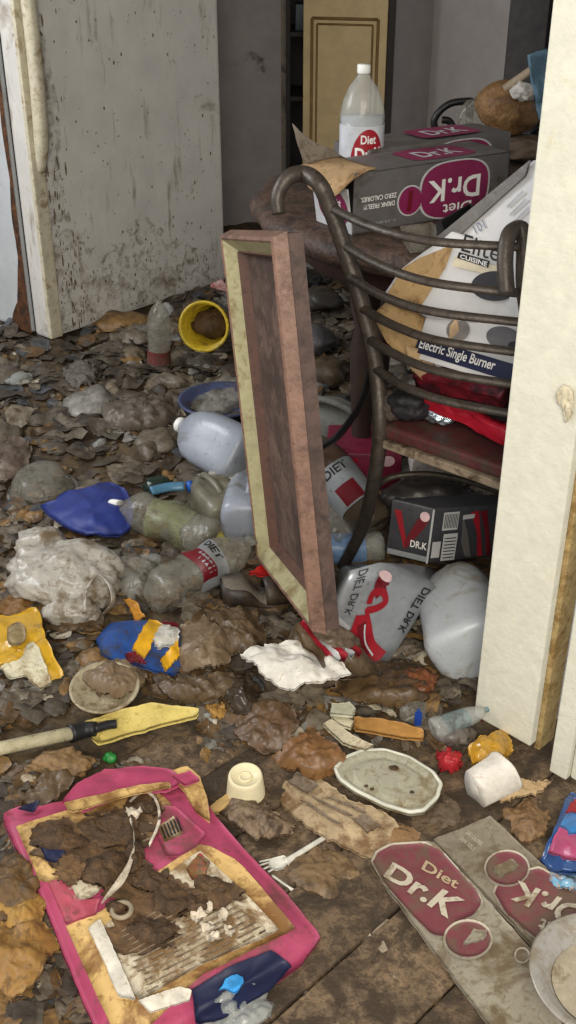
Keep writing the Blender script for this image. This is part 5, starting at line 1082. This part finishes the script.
for k, (px, py) in enumerate(((208, 925), (222, 916), (214, 936), (230, 928), (198, 914), (136, 812), (206, 908))):
    rr_ = random.Random(k + 70); poly = [(px + 9 * math.cos(a) * rr_.uniform(0.5, 1.2), py + 7 * math.sin(a) * rr_.uniform(0.5, 1.2)) for a in [i * math.pi / 4 for i in range(8)]]
    vf = psheet(poly, off=lambda x, y: bag_h(x, y) + 0.014, amp=0.014, s=60, thick=0.0015, K=24, rings=5, jit=0.8, seed=k + 3); mesh('paper_shred', vf[0], vf[1], mat('shred_white', (206, 192, 170), 0.7, 0.3, dscale=30), pk)
for pts_ in ([(124, 800), (128, 798), (136, 822), (142, 846), (136, 872), (114, 892), (96, 908), (94, 904), (110, 888), (130, 868), (136, 848), (130, 824)], [(128, 800), (144, 788), (158, 798), (162, 822), (150, 848), (148, 842), (156, 820), (154, 802), (144, 794), (132, 802)]):
    ctr_ = pts_; h_ = len(pts_) // 2; L_, R_ = pts_[:h_], pts_[h_:][::-1]; V = []; F = []
    Lr = spl([Vector((a, b, 0)) for a, b in L_], 40); Rr = spl([Vector((a, b, 0)) for a, b in R_], 40)
    for p_, q_ in zip(Lr, Rr):
        mid_ = (p_ + q_) / 2
        for m_ in (mid_ + (p_ - mid_) * 0.45, mid_, mid_ + (q_ - mid_) * 0.45): V.append(PF(m_.x, m_.y, bag_h(m_.x, m_.y) + 0.018 + 0.008 * nz(m_.x * 0.2, m_.y * 0.2, 3)))
    for i in range(40): F += [(i * 3, i * 3 + 1, i * 3 + 4, i * 3 + 3), (i * 3 + 1, i * 3 + 2, i * 3 + 5, i * 3 + 4)]
    V2 = [v - Vector((0, 0, 0.002)) for v in V]; mesh('torn_edge', *merge((V, F), (V2, [f_[::-1] for f_ in F])), MATS['shred_white'], pk)
cR = PF(122, 911, bag_h(122, 911) + 0.014); vf = []
ringp = [cR + Vector((0.014 * math.cos(a), 0.014 * math.sin(a), 0.002)) for a in [2 * math.pi * i / 20 for i in range(21)]]
vf = tube(ringp, 0.004, 6, 40); mesh('bottle_ring', vf[0], vf[1], mat('ring_grey', (150, 136, 112), 0.5, 0.3), label='small grey plastic ring lying on the mud of the pink bag', cat='ring')
film('clear wrinkled film at the lower edge of the pink bag', [(195, 1005), (240, 985), (285, 985), (270, 1015), (240, 1040), (200, 1050)], M_clear, 0.02, nm='clear_film', cat='plastic film', seed=61)

# ---- upturned cup, tan stick
cp_ = PF(246, 797, 0.004); uc = thing('plastic_cup', 'upturned cream plastic cup above the fork', 'cup', cp_)
M_cup = mat('cup_cream', (226, 214, 176), 0.4, 0.12, (190, 164, 110), 12, 0.05, bump=0.03)
M_ = Matrix.Translation(cp_) @ Matrix.Rotation(0.10, 4, 'X')
vf = lathe([(0.034, 0.0), (0.035, 0.003), (0.034, 0.006), (0.030, 0.050), (0.0285, 0.056), (0.026, 0.058), (0.0235, 0.055), (0.022, 0.052), (0.0, 0.051)], 36, M_, True, False); mesh('cup_body', vf[0], vf[1], M_cup, uc)
vf = lathe([(0.008, 0.0512), (0.0085, 0.054), (0.011, 0.054), (0.0115, 0.0512)], 24, M_, False, False); mesh('base_ring', vf[0], vf[1], M_cup, uc)
board('flat tan wooden stick beside the upturned cup', [(210, 806), (228, 792), (238, 796), (220, 812), (212, 812)], mat('tan_stick', (190, 158, 102), 0.6, 0.2), 0.02, 0.004, 'wooden_stick', 'stick')
# ---- newspaper sheets
film('stained folded newspaper sheet left of the oval lid', [(268, 790), (296, 762), (320, 778), (352, 800), (386, 812), (408, 834), (394, 846), (378, 862), (352, 850), (322, 836), (290, 812)], mat('newsprint', (176, 154, 120), 0.7, 0.42, (116, 88, 58), 10, 0.15, bump=0.2), 0.02, nm='newspaper', cat='newspaper', amp=0.006, s=24, seed=71)
film('dark muddy paper wad below the upturned cup', [(220, 816), (240, 796), (268, 806), (296, 822), (292, 838), (270, 842), (240, 830)], mat('mud_paper', (138, 116, 92), 0.6, 0.55, (62, 46, 32), 11), 0.03, nm='paper_wad', cat='paper', amp=0.02, s=18, seed=72)
film('brown wet paper between fork and newspaper', [(300, 850), (322, 838), (356, 856), (362, 884), (330, 902), (300, 888), (280, 870)], mat('wet_news', (128, 104, 74), 0.5, 0.5, (78, 60, 40), 10), 0.012, nm='wet_paper', cat='paper', amp=0.008, seed=73)
film('brown cardboard corner right under the newspaper', [(378, 830), (404, 820), (420, 836), (416, 852), (390, 858)], mat('brown_corner', (146, 112, 76), 0.6, 0.4), 0.01, nm='cardboard_corner', cat='cardboard', amp=0.005, seed=74)
npaper = bpy.data.objects['newspaper']
nh = lambda x, y: 0.014 + 0.02 * max(0, 1 - ((x - 334) / 77) ** 2 - ((y - 812) / 55) ** 2)
for nm, poly in (('print_block', [(288, 782), (298, 770), (318, 784), (308, 794)]), ('print_block', [(352, 820), (366, 814), (382, 826), (368, 834)]), ('print_line', [(300, 800), (302, 798), (340, 822), (338, 824)]), ('print_line', [(312, 796), (314, 794), (352, 816), (350, 818)]), ('print_line', [(326, 796), (328, 794), (366, 812), (364, 814)])):
    vf = psheet(poly, off=lambda x, y: nh(x, y) + 0.002, amp=0.006, s=24, seed=71, thick=0.001, K=24, rings=4); mesh(nm, vf[0], vf[1], mat('news_print', (128, 112, 94), 0.7, 0.45, (100, 80, 58), 14), npaper)
# ---- oval lid
ol = thing('oval_lid', 'translucent oval plastic food lid lying right of the newspaper', 'lid', PF(388, 782, 0))
OV = [(334, 768), (344, 757), (362, 750), (384, 749), (410, 757), (434, 772), (442, 784), (438, 798), (424, 811), (410, 813), (384, 805), (354, 790), (338, 778)]
LZ = 0.030
M_lid = mat('lid_plastic', (184, 180, 158), 0.25, 0.42, (146, 130, 98), 14, 0.06, clear=0.25, spec=0.6)
M_rim = mat('lid_rim', (216, 214, 196), 0.25, 0.12, clear=0.1, spec=0.6)
cxo = sum(p[0] for p in OV) / len(OV); cyo = sum(p[1] for p in OV) / len(OV)
pts, F_, rim = pgrid(OV, 60, 12, 0.0); T = []
for k, (x, y) in enumerate(pts):
    ring = 0 if k == 0 else (k - 1) // 60 + 1; t = ring / 12
    z = LZ + (0.0 if t < 0.75 else (-0.006 if t < 0.85 else (0.003 if t < 0.97 else -0.006)))
    T.append(P(x, y, LZ) + Vector((0, 0, z - LZ)))
vf = thicken(T, [f_[::-1] for f_ in F_], rim, [p - Vector((0, 0, 0.0015)) for p in T]); mesh('lid_panel', vf[0], vf[1], M_lid, ol)
rp = [P(cxo + (x - cxo) * 0.975, cyo + (y - cyo) * 0.975, LZ) for x, y in resample(OV, 40)]; rp.append(rp[0]); vf = tube(rp, 0.0038, 6, 120); mesh('lid_rim', vf[0], vf[1], M_rim, ol)
for k, (px, py) in enumerate(((394, 768), (366, 786), (372, 789), (412, 792))):
    vf = blob(P(px, py, LZ + 0.002), (0.008 if k == 0 else 0.0035, 0.006 if k == 0 else 0.003, 0.0015), 0.3, 2.5, k, 3, floorcut=False); mesh('dirt_spot', vf[0], vf[1], M_mud, ol)
# ---- fork
fk = thing('plastic_fork', 'white plastic fork lying below the newspaper, tines to the left', 'fork', PF(300, 852, 0))
M_fk = mat('fork_white', (208, 204, 190), 0.35, 0.15, (150, 130, 96), 20, bump=0.02)
fa = [PF(x, y, 0.016) for x, y in ((286, 862), (298, 854), (330, 834))]
vf = tube(fa, lambda t: 0.0055 - 0.0018 * t + 0.003 * math.exp(-t * 8), 8, 16, 0.5); mesh('handle', vf[0], vf[1], M_fk, fk)
vf = psheet([(268, 862), (272, 858), (284, 855), (290, 860), (284, 868), (276, 870), (270, 868)], off=0.016, amp=0, thick=0.002, K=26, rings=3, jit=0); mesh('fork_head', vf[0], vf[1], M_fk, fk)
for (x0_, y0_, x1_, y1_) in ((272, 859, 259, 862), (270, 862, 258, 866), (270, 866, 262, 870), (274, 869, 268, 872)):
    vf = tube([PF(x0_, y0_, 0.016), PF(x1_, y1_, 0.015)], 0.0016, 6); mesh('tine', vf[0], vf[1], M_fk, fk)
# clear spoon bowl
pts = [(327, 862), (334, 857), (346, 860), (348, 868), (340, 878), (330, 878)]
sheet('plastic_spoon', 'clear plastic spoon bowl lying right of the fork handle', 'spoon', pts, mat('spoon_clear', (200, 190, 170), 0.2, 0.2, clear=0.35, spec=0.7), off=dome(338, 868, 14, 14, 0.008), amp=0, thick=0.002, K=24, rings=5, jit=0.2)
vf = tube([PF(272, 876, 0.012), PF(286, 886, 0.012), PF(296, 892, 0.012)], 0.003, 6, 8, 0.6); mesh('plastic_straw', vf[0], vf[1], M_fk, label='short white plastic sliver below the fork tines', cat='straw')
# ---- crushed white cup with torn paper tail
wc = thing('crushed_cup', 'crushed white paper cup lying below the yellow wrapper', 'cup', PF(488, 800, 0))
q0 = PF(476, 790, 0.040); q1 = PF(503, 773, 0.046); Mq = between(q0, q1 + (q1 - q0) * 0.35, (0, 0, 1))
M_wc = mat('cup_paper', (222, 214, 200), 0.55, 0.2, (160, 130, 90), 12)
vf = dent(cup_shape(Mq, 0.030, 0.038, 0.062, 0.002, 0.0022), 0.008, 22, 4); mesh('cup_body', vf[0], vf[1], M_wc, wc)
film('torn tan paper flap right of the crushed white cup', [(500, 774), (518, 776), (534, 782), (556, 780), (536, 792), (518, 796), (500, 806), (496, 796)], mat('tan_flap', (196, 166, 124), 0.65, 0.3, (140, 106, 66), 12), 0.02, nm='paper_flap', cat='paper', amp=0.01, seed=81)
# ---- flattened carton with lettering
fc = thing('flattened_carton', 'flattened soda carton with faded magenta logos in the right foreground', 'carton', PF(470, 920, 0))
CZ = 0.010
def flat(nm, poly, m, e_=0.0, K=60, rings=8, thick=0.002, jit=0.0, amp=0.0, label=None):
    vf = psheet(poly, off=lambda x, y: CZ + 0.004 * nz(x * 0.02, y * 0.02, 5) + e_ , amp=amp, thick=thick, K=K, rings=rings, jit=jit, floor=False); return mesh(nm, vf[0], vf[1], m, fc, label=label)
M_fc = mat('faded_carton', (148, 140, 122), 0.55, 0.46, (104, 88, 66), 10, 0.1, bump=0.08); M_fmag = mat('faded_magenta', (118, 60, 66), 0.5, 0.44, (100, 80, 66), 12, 0.12, bump=0.05)
M_fw2 = mat('faded_white', (188, 178, 158), 0.55, 0.36, (130, 112, 88), 22, 0.06, bump=0.02)
flat('left_panel', [(370, 866), (374, 852), (392, 843), (432, 840), (470, 880), (510, 925), (548, 968), (566, 1040), (516, 1060), (470, 1000), (430, 946), (396, 900)], M_fc, 0, 80, 10, 0.004, 0.5)
flat('right_panel', [(433, 839), (462, 828), (490, 815), (540, 862), (600, 905), (600, 1010), (552, 968), (512, 923), (470, 878)], mat('faded_carton_b', (132, 122, 104), 0.55, 0.4, (98, 84, 64), 9, 0.1, bump=0.08), 0.002, 80, 10, 0.004, 0.5)
mg = [(373, 862), (378, 852), (392, 845), (424, 843), (440, 850), (476, 890), (482, 902), (474, 914), (456, 922), (446, 936), (432, 934), (412, 914), (384, 882)]
flat('logo_border', [(cx_ + (x - cx_) * 1.04, cy_ + (y - cy_) * 1.05) for cx_, cy_ in ((428, 886),) for x, y in mg], M_fw2, 0.0022, thick=0.001); flat('magenta_field', mg, M_fmag, 0.0034, thick=0.001)
flat('logo_border', ell(468, 939, 25, 20), M_fw2, 0.0040, 40, 5, 0.001); flat('magenta_disc', ell(468, 939, 22.5, 17.5), M_fmag, 0.0050, 40, 5, 0.001)
flat('grey_wear', [(462, 945), (474, 928), (488, 930), (484, 940)], M_fc, 0.006, 24, 3, 0.001, 1.0)
ftx = lambda q, e_: (lambda u, v: (lambda xy: P(xy[0], xy[1], CZ + 0.004 * nz(xy[0] * 0.02, xy[1] * 0.02, 5) + e_))(bil(q, u, 1 - v)))
text('Dr.K', fc, M_fw2, ftx([(393, 862), (468, 902), (448, 919), (383, 876)], 0.0052), 0.03); text('Diet', fc, mat('faded_tan_letter', (176, 156, 124), 0.6, 0.3, bump=0), ftx([(426, 860), (461, 881), (456, 889), (421, 869)], 0.0052), 0.02)
mr = [(495, 893), (500, 880), (514, 874), (540, 868), (600, 905), (600, 950), (560, 945), (534, 936), (506, 912)]
flat('logo_border', [(545 + (x - 545) * 1.05, 905 + (y - 905) * 1.06) for x, y in mr], M_fw2, 0.0045, thick=0.001); flat('magenta_field', mr, MATS['faded_magenta'], 0.0058, thick=0.001)
flat('logo_border', ell(507, 868, 23, 18.5), M_fw2, 0.0065, 40, 5, 0.001); flat('magenta_disc', ell(507, 868, 21, 16.5), M_fmag, 0.0075, 40, 5, 0.001); flat('grey_wear', [(492, 868), (512, 858), (520, 866), (500, 878)], M_fc, 0.0085, 24, 3, 0.001, 1.0)
text('Dr.K', fc, M_fw2, ftx([(570, 926), (508, 898), (518, 880), (588, 908)], 0.0078), 0.03); text('Diet', fc, M_fw2, ftx([(566, 944), (536, 930), (542, 918), (574, 931)], 0.0078), 0.02)
text('DRINK FREELY!', fc, M_fw2, ftx([(462, 836), (476, 848), (473, 851), (459, 839)], 0.004), 0.01); text('ZERO CALORIES.', fc, M_fw2, ftx([(468, 830), (484, 843), (481, 846), (465, 833)], 0.004), 0.01); text('12 - 12 FL OZ CANS', fc, M_fw2, ftx([(488, 824), (500, 833), (498, 835), (486, 826)], 0.004), 0.0)
flat('ring_mark', ell(522, 955, 8, 8), M_fw2, 0.004, 24, 3, 0.001); flat('ring_mark', ell(522, 955, 6, 6), M_fc, 0.005, 24, 3, 0.001)
# torn brown edge along the carton
vf = tube([PF(x, y, 0.012) for x, y in ((428, 944), (452, 975), (480, 1004), (508, 1040))], 0.006, 6, 30, 0.4); mesh('torn_edge', vf[0], vf[1], M_kraft, fc)
# ---- metal bowl at the corner, blue pink package
bc_ = P(603, 992, 0.03); mb = thing('metal_bowl', 'dusty metal bowl cut off by the bottom right corner', 'bowl', bc_)
M_bm = mat('bowl_metal', (170, 164, 154), 0.35, 0.45, (140, 126, 104), 7, 0.08, metal=0.4)
vf = lathe([(0.05, 0.0), (0.075, 0.006), (0.094, 0.030), (0.104, 0.034), (0.105, 0.037), (0.101, 0.038), (0.090, 0.033), (0.070, 0.010), (0.0, 0.007)], 56, Matrix.Translation(bc_), True, False); mesh('bowl_body', vf[0], vf[1], M_bm, mb)
vf = lathe([(0.0, 0.0135), (0.06, 0.013), (0.071, 0.0135)], 40, Matrix.Translation(bc_), False, False); mesh('dust_layer', vf[0], vf[1], mat('bowl_dust', (166, 154, 132), 0.8, 0.3, (120, 104, 80), 14), mb)
pkg = thing('candy_package', 'blue and pink plastic package at the right edge above the metal bowl', 'package', PF(572, 885, 0))
PQ = [(541, 858), (570, 790), (640, 812), (620, 892), (575, 872), (552, 870)]
hpk = lambda x, y: 0.02 + 0.055 * max(0, 1 - ((x - 592) / 58) ** 2 - ((y - 842) / 56) ** 2)
vf = psheet(PQ, off=hpk, amp=0.010, s=16, thick=0.006, seed=3, K=64, rings=10); mesh('package_body', vf[0], vf[1], mat('package_blue', (36, 74, 130), 0.25, 0.1, (24, 40, 80), 10, spec=0.7), pkg)
for nm, poly, m, e_ in (('pink_field', [(549, 850), (558, 828), (572, 812), (600, 822), (596, 860), (566, 858)], mat('package_pink', (184, 76, 116), 0.3, 0.15, spec=0.7), 0.004), ('blue_label', [(560, 826), (574, 798), (600, 804), (600, 820), (570, 834)], mat('package_bright_blue', (46, 120, 184), 0.3, 0.1, spec=0.7), 0.007), ('red_label', [(566, 812), (574, 800), (600, 808), (600, 814)], M_red, 0.010)):
    vf = psheet(poly, off=lambda x, y, e_=e_: hpk(x, y) + e_, amp=0.010, s=16, thick=0.003, seed=3, K=40, rings=7); mesh(nm, vf[0], vf[1], m, pkg)
film('clear crinkled wrapper with blue and orange bits under the candy package', [(543, 868), (560, 862), (590, 876), (590, 900), (566, 890), (548, 882)], mat('crinkle_blue', (120, 170, 200), 0.2, 0.45, (206, 150, 80), 26, 0.2, spec=0.8), 0.03, nm='crinkled_wrapper', cat='wrapper', amp=0.02, s=24, seed=91)
film('grey muddy plank-like sheet below the oval lid', [(420, 820), (444, 790), (470, 800), (462, 826), (430, 842)], mat('grey_mud_sheet', (112, 96, 78), 0.6, 0.5, (70, 56, 40), 10), 0.008, nm='muddy_sheet', cat='paper', amp=0.005, seed=92)
film('brown crumpled paper right of the crushed cup', [(500, 812), (530, 796), (552, 806), (546, 836), (520, 846)], mat('crumpled_brown', (140, 108, 74), 0.55, 0.5, (86, 64, 42), 12), 0.02, nm='brown_paper', cat='paper', amp=0.015, seed=93)
film('small pale plaster patch stuck to the boards left of the carton', [(370, 928), (388, 918), (398, 940), (394, 960), (380, 956)], mat('plaster_patch', (150, 136, 116), 0.8, 0.4, (100, 86, 66), 20), 0.003, nm='plaster_patch', cat='plaster', amp=0.003, seed=94)

# ================================================================== UNCOUNTABLE LITTER
EXC = [[(3, 815), (60, 765), (190, 762), (322, 938), (110, 1060)], [(362, 866), (374, 835), (490, 810), (640, 880), (640, 1080), (500, 1080)], [(330, 745), (445, 745), (445, 816), (330, 816)], [(262, 790), (296, 760), (410, 834), (378, 864)],
       [(255, 855), (335, 830), (335, 842), (265, 876)], [(226, 750), (268, 750), (268, 800), (226, 800)], [(80, 700), (202, 700), (202, 745), (0, 770), (0, 740)], [(238, 640), (352, 638), (352, 694), (260, 694)], [(96, 615), (186, 615), (186, 678), (96, 668)], [(470, 752), (520, 752), (520, 810), (466, 810)], [(210, 572), (290, 572), (290, 610), (210, 610)]]
def inside(p, poly):
    c = False; n = len(poly)
    for i in range(n):
        (x1_, y1_), (x2_, y2_) = poly[i], poly[(i + 1) % n]
        if (y1_ > p[1]) != (y2_ > p[1]) and p[0] < (x2_ - x1_) * (p[1] - y1_) / (y2_ - y1_) + x1_: c = not c
    return c
def proj(p):
    q = p - CAM; d = q.dot(FW); return (288 + FPX * q.x / d, 512 - FPX * q.dot(UP) / d)
LM = [mat('litter%d' % i, c, r_, 0.4, dc, 16, 0.25, clear=k_, bump=0.2, spec=sp_) for i, (c, r_, dc, k_, sp_) in enumerate((
    ((82, 73, 61), 0.6, (58, 50, 41), 0, 0.4), ((102, 92, 78), 0.5, (72, 62, 50), 0, 0.5), ((66, 57, 47), 0.65, (48, 41, 33), 0, 0.4), ((124, 112, 94), 0.45, (84, 72, 56), 0.15, 0.6), ((92, 70, 44), 0.5, (58, 44, 28), 0, 0.5),
    ((128, 98, 58), 0.5, (80, 60, 36), 0, 0.5), ((150, 146, 138), 0.35, (104, 96, 84), 0.3, 0.7), ((82, 84, 88), 0.35, (54, 52, 50), 0.2, 0.7), ((176, 166, 146), 0.5, (120, 100, 74), 0, 0.4)))]
rl = random.Random(11)
for m_ in LM: add_crease(m_, 0.55, 40.0)
def flake(p, r, seed, tilt=0.3):
    a0 = rl.uniform(0, 6.28); el_ = rl.uniform(0.5, 1.0); ca, sa = math.cos(a0), math.sin(a0)
    V = []; F = []; rings = 5 if r > 0.035 else (3 if r > 0.02 else 2); n = 14 if r > 0.02 else 8
    tx, ty = rl.uniform(-tilt, tilt), rl.uniform(-tilt, tilt); m_ = rl.choice((4, 4, 5, 6)); g0 = rl.uniform(0, 6.28)
    cor = [(math.cos(g0 + 6.283 * (i + rl.uniform(-0.25, 0.25)) / m_) * rl.uniform(0.75, 1.15), math.sin(g0 + 6.283 * (i + rl.uniform(-0.25, 0.25)) / m_) * el_ * rl.uniform(0.75, 1.15)) for i in range(m_)]
    outl = resample(cor, n); fold_ = rl.uniform(0.15, 0.5)
    def pt(x, y):
        X, Y = p.x + x * ca - y * sa * 1.0, p.y + x * sa + y * ca
        z = hfloor(X, Y) + 0.003 + max(-0.002, (x * tx + y * ty) * 0.6 + 0.3 * r * abs(tilt)) + fold_ * r * (abs(nz(X * 0.9 / r, Y * 0.9 / r, seed)) + 0.5 * abs(nz(X * 2 / r, Y * 2 / r, seed)))
        return Vector((X, Y, z))
    V.append(pt(0, 0))
    for k in range(1, rings + 1):
        for i in range(n):
            t = k / rings * r; V.append(pt(t * outl[i][0], t * outl[i][1]))
    for i in range(n): F.append((0, 1 + i, 1 + (i + 1) % n))
    for k in range(rings - 1):
        for i in range(n): b = 1 + k * n; j = (i + 1) % n; F.append((b + i, b + n + i, b + n + j, b + j))
    return V, F
def litter(nm, label, N, rng, sizes, weights, tilt=0.28, exc=True):
    V, F, mi = [], [], []; k = 0; tries = 0
    while k < N and tries < N * 8:
        tries += 1; x = rl.uniform(*rng[0]); y = rl.uniform(*rng[1])
        if True:
            if (Vector((x, y, 0)) - A).dot(en) > -0.05 and (Vector((x, y, 0)) - A).dot(eu) > -0.04: continue
        if (Vector((x, y, 0)) - N0).dot(fu) > -0.02 and (Vector((x, y, 0)) - N0).dot(fv) > -0.02: continue
        p = Vector((x, y, 0.02))
        if exc:
            q = proj(p)
            if any(inside(q, e_) for e_ in EXC): continue
        r = sizes[0] + (sizes[1] - sizes[0]) * rl.random() ** 2.2
        v, f_ = flake(p, r, k * 0.37, tilt); b = len(V); V += v; F += [tuple(i + b for i in q) for q in f_]
        m_ = rl.choices(range(len(LM)), weights)[0]; mi += [m_] * len(f_); k += 1
    return mesh(nm, V, F, LM, label=label, cat='litter', kind='stuff', mids=mi, smooth=True)
litter('back_litter', 'grey trampled scraps of plastic and paper covering the back floor', 6500, ((-2.0, 0.85), (2.25, 4.7)), (0.010, 0.066), (8, 4, 7, 1.2, 2.5, 0.5, 0.7, 2.6, 0.35), 0.16)
litter('middle_litter', 'brown trampled scraps covering the middle floor', 5200, ((-1.0, 0.75), (1.50, 2.35)), (0.006, 0.045), (4, 3.5, 5, 1.6, 6, 2.2, 0.8, 0.8, 0.7), 0.2)
litter('near_litter', 'dark brown scraps around the foreground bag', 2200, ((-0.75, -0.12), (0.85, 1.55)), (0.004, 0.036), (4, 3, 6, 1, 6, 3, 0.6, 0.5, 0.7))
litter('board_crumbs', 'dirt crumbs and small scraps strewn on the floor boards', 3200, ((-0.3, 0.75), (0.8, 1.58)), (0.0015, 0.016), (3, 3, 5, 2, 6, 3, 0.8, 0.3, 1.6), 0.8)

def wads(nm, label, N, rng, sizes, weights):
    V, F, mi = [], [], []; k = 0; tries = 0; ms = LM + [M_clear2, M_clear]
    while k < N and tries < N * 8:
        tries += 1; x = rl.uniform(*rng[0]); y = rl.uniform(*rng[1]); v0 = Vector((x, y, 0))
        if (v0 - A).dot(en) > -0.08 and (v0 - A).dot(eu) > -0.08: continue
        if (v0 - N0).dot(fu) > -0.06 and (v0 - N0).dot(fv) > -0.06: continue
        if any(inside(proj(Vector((x, y, 0.02))), e_) for e_ in EXC): continue
        r = sizes[0] + (sizes[1] - sizes[0]) * rl.random() ** 1.6
        vf = blob(Vector((x, y, hfloor(x, y) + 0.004)), (r, r * rl.uniform(0.5, 1), r * rl.uniform(0.22, 0.5)), 0.34, 3.0, k * 0.7, 3, Matrix.Rotation(rl.uniform(0, 6.28), 4, 'Z'))
        b = len(V); V += vf[0]; F += [tuple(i + b for i in q) for q in vf[1]]; mi += [rl.choices(range(len(ms)), weights)[0]] * len(vf[1]); k += 1
    mesh(nm, V, F, ms, label=label, cat='litter', kind='stuff', mids=mi, smooth=True)
wads('back_rubbish', 'crumpled grey film and wrapper wads among the back floor scraps', 230, ((-1.9, 0.5), (2.35, 4.4)), (0.025, 0.095), (5, 4, 4, 2, 2, 0.5, 1.5, 3, 0.5, 3, 1.5))
wads('middle_rubbish', 'crumpled brown film wads among the middle floor scraps', 190, ((-0.9, 0.45), (1.52, 2.3)), (0.014, 0.05), (3, 4, 4, 2, 6, 3, 1, 1, 0.8, 3, 1.5))
wads('near_rubbish', 'small clods and film bits around the foreground bag and boards', 170, ((-0.6, 0.6), (0.9, 1.56)), (0.005, 0.020), (3, 4, 5, 1, 7, 4, 1, 0.5, 1.5, 1, 0.5))
